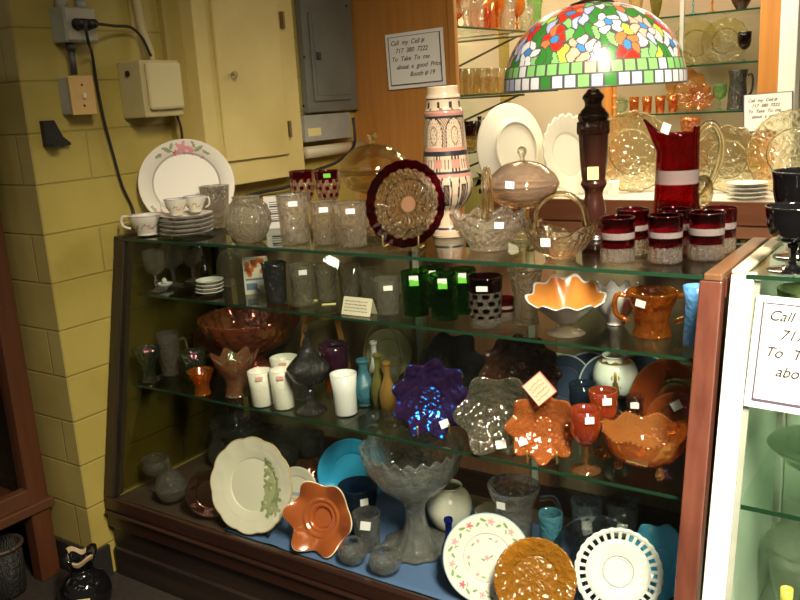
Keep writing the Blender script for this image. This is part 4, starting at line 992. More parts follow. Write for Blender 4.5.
def pmod(t, r, z):
    w = max(0, (z / Hh - .80) / .20); d = (t - lefta + pi) % (2 * pi) - pi; e = math.exp(-(d / .42) ** 2)
    return r * (1 + .62 * w * e), z + w * (.022 * e - .012 * (1 - e) + .012 * (abs(d) > 2.4))
pp = shell([(0, 0), (22 * Sx, 0), (23 * Sx, .01), (22.5 * Sx, .3 * Hh), (21 * Sx, .6 * Hh), (20.5 * Sx, .85 * Hh), (21 * Sx, Hh)], .0035)
lathe('body', resample(pp, 120), [glass('ruby_pitcher_glass', (.52, .010, .026), .03, .28, tint=(.58, .012, .03)), BAND], pt, 96, pmod, lambda t, r, z, k: 1 if zb1 < z < zb2 and k < .5 else 0)
b = MB(); Z = Vector((0, 0, 1)); z = lambda py: z_at(q, py) - q.z
b.tube([rtv * 20 * Sx + Z * z(136), rtv * 25 * Sx + Z * z(127), rtv * 33 * Sx + Z * z(126), rtv * 40 * Sx + Z * z(140), rtv * 40 * Sx + Z * z(160), rtv * 33 * Sx + Z * z(180), rtv * 24 * Sx + Z * z(198)], .0075, 12, sub=6)
b.ball(rtv * 25 * Sx + Z * z(192), 10 * Sx, seg=14, sz=1.7); b.build('handle', YCLEAR, pt, True)
sticker(pt, q, 20.6 * Sx, z(127), -.55, 9 * Sx, 10 * Sx, PAPER, .35)
# stained glass lamp
q = spot(594, TOP, 1.905); lp_ = thing('table_lamp', 'table lamp with a flowered stained glass dome shade and carved dark wood stem', 'lamp', q)
z = lambda py: z_at(q, py) - q.z
S2 = proj(q + Vector((0, 0, .3)))[2] / FPX
lathe_px('base', [(236.5, 20), (236, 21), (232, 20), (229, 14), (226, 11)], LAMPW, q, lp_, 40, 2)
lathe_px('stem', [(226, 11), (218, 12), (208, 11.5), (196, 9), (190, 9.5), (184, 13), (180, 11.5), (176, 12), (160, 13.5), (140, 14.5), (130, 15), (121, 14.5), (118, 15.5), (114, 15), (112, 13), (110, 12), (106, 8.5), (101, 9), (98, 11), (95, 10), (92, 7), (89, 5)], LAMPW, q, lp_, 48, 2)
lathe_px('carved_band', [(134, 15.2), (133, 15.9), (128, 16.2), (121.5, 15.8), (121, 14.9)], CARVE, q, lp_, 60, 1, mod=flute(12, .03))
b = MB(); b.tube([(0, 0, z(91)), (0, 0, z(2))], .005, 8); b.build('rod', GOLD, lp_)
sticker(lp_, q, 13.2 * S2, z(172), -.05, 11 * S2, 13 * S2, PAPERY)
# shade: cells grown from seeds laid out as flowers, leaves and border blocks, drawn in faces with lead lines between
SG = [stained('shade_lead', (.10, .11, .10)), stained('shade_white', (.86, .86, .90)), stained('shade_green', (.30, .66, .22)), stained('shade_deep_green', (.05, .28, .04)), stained('shade_red', (.78, .04, .02)),
      stained('shade_orange', (.88, .24, .08)), stained('shade_peach', (.90, .52, .38)), stained('shade_lavender', (.52, .58, .90)), stained('shade_blue', (.08, .30, .72)), stained('shade_pale_pink', (.90, .72, .66)), stained('shade_yellow_green', (.55, .72, .10))]
Rs = 88.5 * S2; zr, zc = z(87), z(4); Hs = zc - zr
NS, NR = 460, 150
prof = []
for i in range(NR + 1):
    f = i / NR; an = f * 1.42; prof.append((Rs * (cos(an) ** .86 if f < 1 else .19), zr + Hs * (sin(an) / sin(1.42))))
prof[-1] = (max(prof[-1][0], .012), prof[-1][1])
arc = [0]
for c, d in zip(prof, prof[1:]): arc.append(arc[-1] + math.hypot(d[0] - c[0], d[1] - c[1]))
Lb = arc[-1]; UW = 2 * pi * Rs
seeds, cols = [], []
def rad(v): return float(np.interp(v, arc, [p_[0] for p_ in prof])) / Rs
def seed(u, v, c): seeds.append((u % UW, v)); cols.append(c)
rs = random.Random(5)
b1, b2 = .105 * Lb, .20 * Lb
nf = []
tries = 0
while len(nf) < 62 and tries < 8000:
    tries += 1
    v = rs.uniform(.30, .95) * Lb; u = rs.uniform(0, UW)
    if all(math.hypot(((u - a_[0] + UW / 2) % UW - UW / 2) * rad((v + a_[1]) / 2), v - a_[1]) > .066 for a_ in nf): nf.append((u, v))
for i, (u, v) in enumerate(nf):
    pal = [4, 6, 5, 4, 9, 4, 1][i % 7]; n_ = 5 if i % 2 else 6; rr = .0205; ph = rs.random() * 6; k_ = 1 / max(rad(v), .12)
    seed(u, v, 8 if pal != 8 else 10)
    for j in range(n_):
        t_ = ph + 2 * pi * j / n_; seed(u + rr * cos(t_) * k_, v + rr * sin(t_), pal if rs.random() > .25 else {4: 5, 6: 9, 1: 1, 9: 6, 5: 4}[pal])
base_n = len(seeds)
fill = 0; tries = 0
while fill < 640 and tries < 30000:
    tries += 1
    v = b2 + (Lb - b2) * rs.random(); u = rs.uniform(0, UW); ok = True
    kk = rad(v)
    if rs.random() > kk + .05: continue
    for (a_, c_) in seeds:
        if math.hypot(((u - a_ + UW / 2) % UW - UW / 2) * kk, (v - c_) * .55) < .0145: ok = False; break
    if ok: seed(u, v, rs.choice([2, 3, 2, 3, 7, 2, 1, 10, 3, 7, 9, 5])); fill += 1
sa = np.array(seeds); ca = np.array(cols)
uu = (np.arange(NS) + .5) / NS * UW; shade_idx = np.zeros((NR, NS), dtype=np.int32)
bw = UW / 46
for i in range(NR):
    v = (arc[i] + arc[i + 1]) / 2; kk = (prof[i][0] + prof[i + 1][0]) / 2 / Rs
    if v < b2:
        row = 0 if v < b1 else 1; off = .5 * bw if row else 0; fr = ((uu + off) % bw) / bw; cell = np.floor(((uu + off) % UW) / bw).astype(int)
        pal = np.array([1, 7, 1, 2, 1, 7, 1, 1, 3]) if row == 0 else np.array([2, 2, 2, 1, 2, 2, 2, 6])
        ci = pal[(cell * 7 + cell // 3) % len(pal)]; vv = (v - (b1 if row else 0)) / (b2 - b1 if row else b1)
        ed = np.minimum(fr, 1 - fr) * bw < .0017
        shade_idx[i] = np.where(ed | (vv < .06) | (vv > .93), 0, ci)
        continue
    du = (uu[:, None] - sa[None, :, 0] + UW / 2) % UW - UW / 2
    wv = .004 * np.sin(uu * 95 + v * 60)[:, None]; wu = .0045 * np.sin(uu * 70 + v * 130)[:, None]
    leafy = np.where(np.arange(len(sa)) >= base_n, .50, 1.0)[None, :]
    D = np.hypot((du + wu) * kk * np.where(leafy < 1, 1.15, 1), (v + wv - sa[None, :, 1]) * leafy)
    o2 = np.argpartition(D, 1, axis=1)[:, :2]; d0 = np.take_along_axis(D, o2, 1); sw = d0[:, 0] > d0[:, 1]
    near = np.where(sw, o2[:, 1], o2[:, 0]); dd = np.abs(d0[:, 0] - d0[:, 1])
    shade_idx[i] = np.where(dd < .0027, 0, ca[near])
V = []; F = []; M = []
for i, (r, zz) in enumerate(prof):
    for k in range(NS): V.append((r * cos(2 * pi * k / NS), r * sin(2 * pi * k / NS), zz))
for i in range(NR):
    for k in range(NS): F.append((i * NS + k, i * NS + (k + 1) % NS, (i + 1) * NS + (k + 1) % NS, (i + 1) * NS + k)); M.append(int(shade_idx[i, k]))
shd = link('lamp_shade', V, F, SG, lp_, M)
md = shd.modifiers.new('thick', 'SOLIDIFY'); md.thickness = .0025; md.offset = -1
b = MB(); b.tube([(Rs * cos(2 * pi * k / 72), Rs * sin(2 * pi * k / 72), zr) for k in range(73)], .0022, 6); b.build('rim', SG[0], shd, True)
lathe('finial_cap', [(0, zc + .014), (.012, zc + .014), (.05, zc + .002), (.05, zc - .004), (0, zc - .004)][::-1], solid('dark_bronze', (.05, .04, .03), .35, .8), shd, 32)
b = MB(); b.ball((0, 0, z(60)), .028, seg=16, sz=1.3); b.build('light_bulb', solid('warm_bulb', (1, .78, .45), .3, emit=1.6), lp_, True)

# ================================================================== black glass on the white case
for px, yb, yt, w, lb in ((792, 275, 202, 56, 'black glass goblet on the white case, the one nearer the front edge'), (803, 262, 167, 66, 'taller black glass goblet on the white case behind the other')):
    q, R, H = place('goblet', px, yb, yt, w, TOP); g = thing('black_goblet', lb, 'goblet', q, None)
    lathe('foot', smoothp([(0, 0), (.78 * R, 0), (.76 * R, .02 * H), (.3 * R, .05 * H), (.13 * R, .10 * H), (0, .10 * H)], 3), BLACK, g)
    lathe('stem', smoothp([(0, .09 * H), (.14 * R, .09 * H), (.12 * R, .25 * H), (.2 * R, .42 * H), (0, .43 * H)], 2), BLACK, g)
    lathe('bowl', shell(smoothp([(0, .42 * H), (.3 * R, .43 * H), (.72 * R, .52 * H), (.90 * R, .72 * H), (.95 * R, .9 * H), (R, H)], 3), .003), BLACK, g)
# ================================================================== upper glass shelf inside the case
def g(*a, **k): return G(*a, **k)
FT = lambda R, H: diamonds(9, 4, .03, R, H)
RUF = lambda n, ar, az, r0=.5: (lambda R, H: ruffle(n, ar, az * H, r0 * R, R))
for px, yb, yt, w, lb in ((152, 290, 247, 22, 'dim clear goblet at the wall end of the upper shelf'), (168, 286, 244, 22, 'dim clear goblet second from the wall end of the upper shelf'), (190, 285, 246, 24, 'dim clear goblet by the white saucers on the upper shelf')):
    g('goblet', 'glass_goblet', lb, 'goblet', px, yb, yt, w, SH1, CUT)
t = G('bowl', 'salt_dish', 'tiny white lidded dish on the upper shelf among the dim goblets', 'dish', 166, 288, 281, 16, SH1 + .001, MILKS, root=True)
b = MB(); b.ball((0, 0, t[3] + .006), .008, sz=1.3); b.build('knob', MILKS, t[0], True)
g('bottle', 'black_bottle', 'slim black bottle standing behind the white saucers on the upper shelf', 'bottle', 206, 282, 255, 9, SH1, BLACK)
for i in range(4):
    g('saucer', 'white_saucer', 'small white saucer in the stack on the upper shelf next to the clear dome', 'saucer', 210, 298, 290, 28, SH1 + .0108 * i, WHITE, 'white saucers on the upper shelf', hm=.0105, th=.0018, yd=1.645)
g('dome', 'glass_dome', 'plain clear glass bell dome behind the white saucers on the upper shelf', 'glass dome', 232, 0, 248, 38, SH1 + .0025, glass('dome_glass', (.92, .92, .88), .08, .5, body=.12), yd=1.78)
s_ = spot(258, SH1, 1.70); t = thing('painted_tile', 'small painted card with orange flowers standing beside the dark carnival tumbler', 'card', s_)
ph = z_at(s_, 257) - SH1; a = away(s_)
def cardp(): 
    b = MB(); b.box(-.035, .035, 0, .006, 0, ph); return b
cardp().build('panel', solid('card_board', (.60, .56, .46), .5), t); t.rotation_euler = (0, 0, math.atan2(a.y, a.x) - pi / 2)
b = MB()
for k in range(16):
    u = random.uniform(-.026, .026); v = random.uniform(.48, .92) * ph; b.prism([(u + .008 * cos(j * 1.05), -.0008, v + .008 * sin(j * 1.05)) for j in range(6)], (0, .0006, 0))
b.build('painted_flowers', solid('orange_paint', (.62, .16, .03), .5), t)
b = MB().box(-.03, .032, -.0008, -.0002, ph * .38, ph * .43).box(-.03, .0, -.0008, -.0002, ph * .12, ph * .3); b.build('painted_scene', solid('slate_blue_paint', (.12, .18, .26), .5), t)
g('tumbler', 'carnival_tumbler', 'dark sparkling carnival glass tumbler on the upper shelf beside the painted card', 'tumbler', 277, 304, 260, 25, SH1, BLACKC, base=.8, relief=(11, 6, .04))
for px, yb, yt, w, lb, tg in ((304, 307, 262, 26, 'clear tumbler next to the dark carnival tumbler on the upper shelf', [(.1, .86, 8, 5)]), (328, 302, 262, 24, 'clear tumbler behind the folded paper card on the upper shelf', []), (350, 300, 263, 24, 'clear footed tumbler above the folded paper card on the upper shelf', []),
                              (372, 302, 266, 24, 'clear tumbler between the paper card and the tagged tumbler on the upper shelf', []), (388, 316, 275, 27, 'clear tumbler with a white tag beside the green tumblers', [(.05, .80, 9, 5)])):
    g('tumbler', 'glass_tumbler', lb, 'tumbler', px, yb, yt, w, SH1, FROST, 'clear tumblers on the upper shelf', relief=(9, 4, .03), tags=tg, base=.8)
o = spot(342, SH1, 1.60); o = Vector((x_at(342, 1.598, SH1), 1.598, SH1 + .0005)); b2 = Vector((x_at(370.5, 1.598, SH1), 1.598, SH1))
sd = (b2 - o); sd.z = 0; W_ = sd.length; sd.normalize(); upv = Vector((0, .35, .93)).normalized(); n_ = sd.cross(upv)
if n_.y > 0: n_ = -n_
H_ = .045; t = thing('folded_card', 'small folded paper card with faint handwriting on the upper shelf', 'card', o)
b = MB(); b.prism([Vector((0, 0, 0)), sd * W_, sd * W_ + upv * H_, upv * H_], -n_ * .0008); b.prism([upv * H_, sd * W_ + upv * H_, sd * W_ + upv * H_ + Vector((0, .016, -upv.z * H_)), upv * H_ + Vector((0, .016, -upv.z * H_))], (0, .0008, 0)); b.build('paper', solid('old_paper', (.66, .60, .44), .7), t)
b = MB()
for r_ in range(4):
    u = .08
    while u < .85:
        l = random.uniform(.04, .13); b.prism([sd * W_ * a_ + upv * H_ * c_ + n_ * .0004 for a_, c_ in ((u, .2 + r_ * .18), (u + l, .2 + r_ * .18), (u + l, .26 + r_ * .18), (u, .26 + r_ * .18))], n_ * .0003); u += l + .03
b.build('handwriting', solid('grey_ink', (.22, .20, .16), .6), t)
for px, py, lb in ((311, 301, 'small white paper slip lying on the upper shelf under the clear tumblers'), (329, 304.5, 'small white paper slip lying on the upper shelf next to the folded card')):
    v = on(px, py, 2, SH1); b = MB(); b.box(-.018, .018, -.008, .008, 0, .0012); o = b.build('paper_slip', PAPERY, None); o.location = v + Vector((0, 0, .0004)); o.rotation_euler = (0, 0, .6); tag(o, lb, 'paper slip')
for px, yb, yt, w, lb, yd in ((417, 318, 268, 28, 'emerald green tumbler in front, the one nearer the clear tagged tumbler', None), (446, 322, 270, 29, 'emerald green tumbler in front, the one nearer the ruby thumbprint tumbler', None), (434, 0, 264, 26, 'emerald green tumbler in the gap behind the two front green ones', 1.76), (464, 0, 266, 26, 'emerald green tumbler behind, next to the ruby thumbprint tumbler', 1.72)):
    g('tumbler', 'green_tumbler', lb, 'tumbler', px, yb, yt, w, SH1, GREENG, 'emerald tumblers', yd=yd, base=.9, th=.003, relief=(9, 5, .035), tags=[(-.1, .90, 9, 5, PAPER), (-.08, .80, 9, 6, GREENTAG)])
def dots2(R, H):
    f0 = dots(R, H)
    return lambda t, r, z, k: 1 if z > .72 * H else (0 if z < .2 * H else (1 if ((t * 9 / (2 * pi) + (.5 if int(z / H * 7) % 2 else 0)) % 1 - .5) ** 2 + ((z / H * 7) % 1 - .5) ** 2 < .1 else 0))
g('tumbler', 'ruby_tumbler', 'ruby thumbprint tumbler with a white tag behind the small ruby glass', 'tumbler', 490, 0, 270, 36, SH1, None, yd=1.66, mats={'body': [CUT, RUBYD]}, paint=dots2, seg=110, rings=90, base=.85, tags=[(-.15, .82, 11, 5)])
g('tumbler', 'ruby_shot_glass', 'small clear glass with a ruby band in front of the ruby thumbprint tumbler', 'glass', 502, 325, 297, 20, SH1, None, mats={'body': [CUT, RUBY, BAND]}, paint=lambda R, H: (lambda t, r, z, k: 0 if z < .42 * H else (2 if .55 * H < z < .68 * H else 1)), seg=64, rings=60, base=.9)
g('vase', 'glass_celery_vase', 'large clear ribbed glass vase between the ruby tumbler and the peach compote', 'vase', 528, 328, 266, 36, SH1, CUT, mod=lambda R, H: flute(9, .03), base=.7, seg=72)
# peach opalescent compote
OPAL = solid('opal_edge', (.84, .76, .80), .2, coat=.5); PCH = solid('peach_opal', (.80, .30, .06), .16, film=380, coat=.6)
def opalp(R, H): return lambda t, r, z, k: 1 if (r > .95 * R or (k < .5 and r > .30 * R)) else 0
q, R, H = place('compote', 568, 334, 284, 76, SH1, None, .45, .6)
t = thing('ruffled_compote', 'peach and white opal ruffled compote on a clear foot on the upper shelf', 'compote', q)
lathe('foot', smoothp([(0, 0), (.46 * R, 0), (.44 * R, .05 * H), (.2 * R, .16 * H), (.16 * R, .25 * H), (0, .25 * H)], 3), PEACHG, t, 40)
a = away(q); fa = math.atan2(-a.y, -a.x)
def rf(tt, r, z):
    w = max(0, (r - .3 * R) / (.7 * R)) ** 1.5; d = cos(tt - fa)
    return r * (1 + .06 * w * cos(11 * tt)), z + w * (.05 * H * cos(11 * tt) + .02 * H * max(d, 0) + .42 * H * max(-d, 0))
lathe('bowl', resample(shell(smoothp([(0, .24 * H), (.2 * R, .25 * H), (.5 * R, .46 * H), (.8 * R, .68 * H), (R, .80 * H)], 3), .003), 60), [PCH, OPAL], t, 120, rf, opalp(R, H))
q = g('bowl', 'ruffled_bowl', 'white and lavender opal ruffled bowl half hidden behind the peach compote', 'bowl', 612, 0, 285, 44, SH1, OPAL, yd=1.74, mod=RUF(9, .06, .12), seg=90)
q = g('vase', 'marigold_mug', 'orange carnival glass two-handled mug with a white tag beside the blue vase', 'mug', 652, 340, 285, 52, SH1, MARI, base=.72, relief=(8, 2.5, .04), root=True, tags=[(-.42, .84, 10, 7, PAPER, .2)], th=.0035)
for an in (180, 0): side_handle(q[0], q[1], q[2], q[3], MARIP, an, .3, .88, .022, .0055, r0=.8, r1=.93)
g('vase', 'blue_vase', 'pale blue milk glass cylinder vase at the corner post end of the upper shelf', 'vase', 696, 349, 283, 26, SH1, BLUEM, base=.95, yd=None, seg=64, mod=lambda R, H: flute(10, .012, .2 * H, .75 * H), sm=1)

# ================================================================== lower glass shelf
g('vase', 'green_creamer', 'dark green footed cup at the wall end of the lower shelf', 'cup', 147, 384, 345, 28, SH2, DGREEN, base=.5, mod=lambda R, H: flute(8, .03, .3 * H, 2 * H), seg=64)
q = g('tumbler', 'glass_mug', 'dim clear handled mug next to the dark green footed cup', 'mug', 172, 377, 330, 22, SH2, FROST, root=True, base=.9); side_handle(q[0], q[1], q[2], q[3], FROST, 0, .2, .8, .02, .004)
PL('glass_plate', 'dim amber tinted glass plate standing behind the dark green tumbler', 'plate', 203, 372, 322, SH2, AMBER, -10, 12, yd=1.80, seg=48)
g('tumbler', 'green_tumbler', 'dark green carnival tumbler behind the small orange cup', 'tumbler', 196, 0, 348, 25, SH2, DGREEN, yd=1.62, base=.8)
g('vase', 'marigold_cup', 'small orange carnival cup in front of the dark green tumbler', 'cup', 203, 397, 367, 27, SH2, MARIP, base=.6)
# punch bowl
q = g('compote', 'punch_bowl', 'large dark marigold carnival punch bowl on a pedestal on the lower shelf', 'punch bowl', 254, 0, 300, 96, SH2, glass('punch_marigold', (.50, .13, .06), .08, .2, ('soft', 55, .6), film=235, body=.35), yd=1.83, foot=.5, stem_h=.36, stem=.28, seg=96, mod=lambda R, H: both(scallop(20, .03, .9 * R), flute(20, .01)), topr=.8)
g('vase', 'ruffled_vase', 'purplish marigold ruffled vase in front of the punch bowl', 'vase', 239, 408, 358, 46, SH2, glass('ruffle_marigold', (.52, .20, .10), .08, .22, ('soft', 80, .4), film=460, body=.35), base=.55, seg=80, mod=lambda R, H: ruffle(7, .10, .10 * H, .72 * R, R), th=.003)
for px, yb, yt, w, lb, yd in ((263, 408, 367, 25, 'white milk glass tumbler nearest the ruffled vase on the lower shelf', None), (286, 412, 367, 24, 'white milk glass tumbler in front of the taller white one on the lower shelf', None), (286, 0, 353, 28, 'taller white milk glass tumbler standing behind two shorter ones', 1.70), (304, 0, 372, 22, 'white milk glass tumbler half hidden behind the dark covered candy dish', 1.64)):
    g('tumbler', 'milk_glass_tumbler', lb, 'tumbler', px, yb, yt, w, SH2, MILK, 'white milk glass tumblers', yd=yd, base=.86, tags=[(-.1, .88, 7, 4, solid('pink_tag_paper', (.80, .40, .34), .7))] if px < 290 and px > 262 else [])
g('covered', 'covered_candy_dish', 'black carnival glass covered candy dish with a pointed lid on the lower shelf', 'candy dish', 311, 422, 333, 44, SH2, BLACKC, lv=(.33, .53, .90), foot=.66, relief=(16, 8, .02), fin=.12, cone=1)
# wooden easel behind
s_ = spot(325, SH2, 1.86); t = thing('wooden_easel', 'small orange wood easel stand behind the dark goblet on the lower shelf', 'easel', s_); a = away(s_); rv = Vector((a.y, -a.x, 0)); He = z_at(s_, 314) - SH2
for sx in (-1, 1):
    b = MB(); b.prism([rv * sx * .062 + Vector((0, 0, 0)), rv * sx * .078, rv * sx * .052 + Vector((0, 0, He)), rv * sx * .036 + Vector((0, 0, He))], a * .012); b.build('leg', OAK, t)
b = MB(); b.prism([rv * -.05 + Vector((0, 0, He * .9)), rv * .05 + Vector((0, 0, He * .9)), rv * .046 + Vector((0, 0, He)), rv * -.046 + Vector((0, 0, He))], -a * .008); b.build('crosspiece', OAK, t)
b = MB(); b.prism([rv * -.072 + Vector((0, 0, He * .06)) - a * .001, rv * .072 + Vector((0, 0, He * .06)) - a * .001, rv * .070 + Vector((0, 0, He * .12)) - a * .001, rv * -.070 + Vector((0, 0, He * .12)) - a * .001], -a * .012); b.build('ledge', OAK, t)
g('goblet', 'amethyst_goblet', 'dark purple glass goblet behind the white footed vase on the lower shelf', 'goblet', 336, 0, 338, 30, SH2, CLEAR, yd=1.70, mats={'bowl': solid('amethyst_glass', (.03, .008, .02), .08, coat=.5)})
g('vase', 'amber_beaded_vase', 'slim amber beaded vase squeezed beside the white footed vase', 'vase', 332, 0, 366, 12, SH2, MARIP, yd=1.70, seg=32, mod=lambda R, H: (lambda t, r, z: (r * (1 + .12 * abs(sin(z / H * 22))), z)))
g('tumbler', 'milk_glass_vase', 'white milk glass footed vase between the dark goblet and the blue bottle', 'vase', 346, 417, 369, 27, SH2, MILKS, base=.80, mod=lambda R, H: (lambda t, r, z: (r * (1.12 if z < .10 * H else 1), z)))
t = g('bottle', 'blue_bottle', 'light blue pressed glass bottle standing by the white footed vase', 'bottle', 366, 408, 358, 24, SH2, BLUEG)
g('bottle', 'figurine_bell', 'small white china figure with a black top behind the blue bottle', 'figurine', 377, 0, 340, 14, SH2, MILKS, yd=1.72)
g('bottle', 'olive_bottle', 'olive green glass bottle between the blue and amber bottles', 'bottle', 380, 0, 352, 17, SH2, OLIVE, yd=1.66)
g('bottle', 'amber_bottle', 'slim amber glass bottle next to the purple carnival bowl', 'bottle', 389, 416, 360, 17, SH2, glass('honey_glass', (.66, .40, .10), .06, .25, body=.3))
lab = [('tiny clear footed salt dish below the blue bottle', 373), ('tiny clear footed salt dish next to the purple carnival bowl', 391)]
for lb, px in lab: g('goblet', 'salt_dish', lb, 'salt dish', px, 428, 411, 14, SH2, CLEAR)
PL('tan_plate', 'round tan plate standing at the back within the arch of the glass basket handle', 'plate', 389, 366, 327, SH2, solid('tan_china', (.42, .35, .20), .4), 0, 10, yd=1.89, seg=48)
q = g('bowl', 'glass_basket', 'clear glass basket with a tall thin arched handle at the back of the lower shelf', 'basket', 385, 0, 356, 40, SH2, FROST, yd=1.80, root=True); arch_handle(q[0], q[1], q[2], q[3] * .9, z_at(q[1], 324) - q[1].z - q[3] * .9, CLEAR, 0, .004)
# carnival bowls on wire stands
def carn(name, label, px, yb, yt, mat, yaw, yd=None, n=8, ar=.09, az=.14, depth=.36, st=None, tags=(), tilt=14, seg=112, ph=0, th=.004):
    r = PL(name, label, 'bowl', px, yb, yt, SH2, mat, yaw, tilt, yd, depth=depth, foot=.32, seg=seg, th=th, tags=tags, rings=64, mod=lambda R: both(rosette(10, 9, .012, R, .12, .9), ruffle(n, ar, az * R, .35 * R, R, ph)), prof=lambda R: [(0, 0), (.30 * R, 0), (.34 * R, .02 * R), (.66 * R, .16 * R), (.88 * R, .30 * R), (R, depth * R)])
    if st: stand(st, r[1], r[2], r[3], r[4], r[5], WIRE, .42)
    return r
carn('ruffled_bowl', 'deep purple carnival glass ruffled bowl with blue sheen on a wire stand', 433, 440, 364, AMETH, 4, st='brass wire stand holding the purple carnival bowl', tags=[(.30, -.72, 9, 8, PAPER, .3)], n=9)
carn('ruffled_bowl', 'black carnival ruffled bowl standing behind the purple one', 452, 0, 331, BLACKC, 18, yd=1.80, n=7)
carn('ruffled_bowl', 'big brown carnival ruffled bowl standing at the back of the lower shelf', 521, 0, 333, BROWNC, 0, yd=1.80, n=12, ar=.05, az=.1, depth=.28)
carn('ruffled_bowl', 'smoky clear carnival ruffled bowl on a wire stand beside the purple one', 499, 450, 371, SMOKE, -6, n=6, ar=.10, az=.12, st='brass wire stand holding the smoky clear bowl', tags=[(.10, -.80, 10, 8, PAPER, .15)])
carn('ruffled_bowl', 'bright orange marigold ruffled bowl on a wire stand behind the pink card', 545, 463, 394, glass('bright_marigold', (.92, .27, .07), .07, .15, ('soft', 60, .6), film=235, body=.42), -4, n=8, st='brass wire stand holding the bright orange bowl', tags=[(-.55, -.45, 9, 6, PAPER, .4)])
v = on(541, 409, 1, 1.530); t = thing('price_card', 'square cream card with red writing hung cornerwise on the bright orange bowl', 'card', v)
sd = Vector((1, 0, 0)); upv = Vector((0, .1, .995)); cs = [(0, 0), (1, 1), (0, 2), (-1, 1)]; e = (z_at(v, 375) - v.z) / 2
b = MB(); b.prism([sd * (e * u * 1.05) + upv * (e * w_) for u, w_ in cs], (0, .001, 0)); b.build('card', solid('pinkish_card', (.84, .68, .50), .6), t)
b = MB()
for i_ in range(4): 
    (u0, w0), (u1, w1) = cs[i_], cs[(i_ + 1) % 4]; A_ = sd * (e * u0 * 1.05) + upv * (e * w0); B_ = sd * (e * u1 * 1.05) + upv * (e * w1); b.tube([A_ - Vector((0, .0006, 0)), B_ - Vector((0, .0006, 0))], .0009, 5)
b.build('red_border', REDINK, t)
d1 = (sd + upv).normalized(); d2 = (upv - sd).normalized(); b = MB()
for r_ in range(4):
    u = .12
    while u < .8:
        l = random.uniform(.05, .16); c0 = upv * e * .0; P0 = d1 * (e * 1.42 * u) + d2 * (e * 1.42 * (.2 + .18 * r_)); P1 = d1 * (e * 1.42 * min(u + l, .9)) + d2 * (e * 1.42 * (.2 + .18 * r_ + random.uniform(-.03, .05)))
        b.tube([P0 - Vector((0, .0008, 0)), (P0 + P1) / 2 + d2 * random.uniform(-.002, .003) - Vector((0, .0008, 0)), P1 - Vector((0, .0008, 0))], .0006, 5); u += l + .04
b.build('red_writing', REDINK, t)
NAVY = solid('navy_plate_glaze', (.05, .075, .14), .2, coat=.5); NAVE = solid('pale_rim', (.45, .50, .56), .3)
for px, yt, yw, lb in ((566, 353, -12, 'dark blue plate standing at the back, nearest the big brown bowl'), (589, 351, 0, 'dark blue plate standing at the back between two others'), (611, 352, 10, 'dark blue plate standing at the back partly behind the white globe lamp'), (641, 351, 14, 'dark blue plate standing at the back, nearest the corner post')):
    PL('blue_plate', lb, 'plate', px, 0, yt, SH2, None, yw, 10, yd=1.86 if px in (566, 611) else 1.89, mats=[NAVY, NAVE], paint=lambda R: (lambda t, r, z, k: 1 if r > .96 * R else 0), seg=64, rings=60, group='dark blue plates')
PL('white_plate', 'white plate edge peeping out between the brown bowl and the dark blue plates', 'plate', 556, 0, 349, SH2, WHITE, -8, 10, yd=1.925)
# rose bowl with gilt
def gilt(R, H):
    def f(t, r, z, k):
        v = z / H; u = (t + 2.28) * 3 / (2 * pi); a = (u % 1) - .5
        if k > .5: return 0
        if .86 < v < .90 + .02 * sin(9 * t) or v < .13 + .03 * sin(12 * t): return 1
        if abs(a) < .028 + .0 and .2 < v < .74: return 1
        for (cx, cy, rr) in ((0, .66, .055), (-.07, .60, .045), (.07, .60, .045), (0, .53, .05), (-.11, .36, .03), (.11, .36, .03)):
            if math.hypot((a - cx) * 2.1, v - cy) < rr * 1.1: return 1
        if abs(abs(a) - (.03 + .20 * max(0, .5 - v))) < .022 and v < .5: return 1
        return 0
    return f
q = spot(619, SH2, 1.79); t = thing('oil_lamp', 'small oil lamp with a round white gilt globe on the lower shelf', 'oil lamp', q)
zl = lambda py: z_at(q, py) - q.z
S_ = proj(q + Vector((0, 0, .1)))[2] / FPX; hg = zl(357) - zl(398); zg = zl(398)
lathe('foot', smoothp([(0, .0006), (.034, .0006), (.033, .006), (.014, .016), (.009, zg - .012), (.02, zg + .002), (0, zg + .002)], 3), CLEAR, t, 36)
gm = resample(shell(smoothp(K_globe(22.5 * S_, hg, {})[0][1], 4), .003), 130)
lathe('globe', gm, [MILKS, GOLD], t, 130, None, gilt(22.5 * S_, hg), xf=Matrix.Translation((0, 0, zg)))
b = MB(); b.tube([(0, 0, zg + hg * .96), (0, 0, zg + hg * 1.4)], .009, 14); b.build('chimney', CLEAR, t, True)
WG = glass('red_marigold', (.80, .13, .03), .05, .2, film=380, body=.3)
for px, yb, yt, w, lb, yd in ((588, 479, 408, 30, 'orange red wine goblet in front with a clear beaded stem and tag', None), (607, 0, 392, 29, 'orange red wine goblet with a tag behind the other orange goblet', 1.63)):
    g('goblet', 'wine_goblet', lb, 'goblet', px, yb, yt, w, SH2, WG, yd=yd, mats={'foot': MARIL, 'stem': MARIL}, tags=[(.25, .90, 9, 7, PAPER)], foot=1.0, topr=.4)
g('goblet', 'dark_goblet', 'dark smoky goblet behind the orange goblets under the dark blue plates', 'goblet', 583, 0, 379, 27, SH2, INDIGO, yd=1.72)
g('tumbler', 'glass_tumbler', 'small clear glass with a tag below the white globe lamp', 'glass', 636, 0, 392, 18, SH2, CLEAR, yd=1.74, tags=[(-.05, .86, 8, 6, PAPER)])
PL('marigold_bowl', 'large smooth red amber bowl standing at the back corner of the lower shelf', 'bowl', 668, 0, 352, SH2, glass('red_amber', (.60, .11, .03), .06, .18, film=330, body=.45), -6, 14, yd=1.80, depth=.34, foot=.4, seg=72)
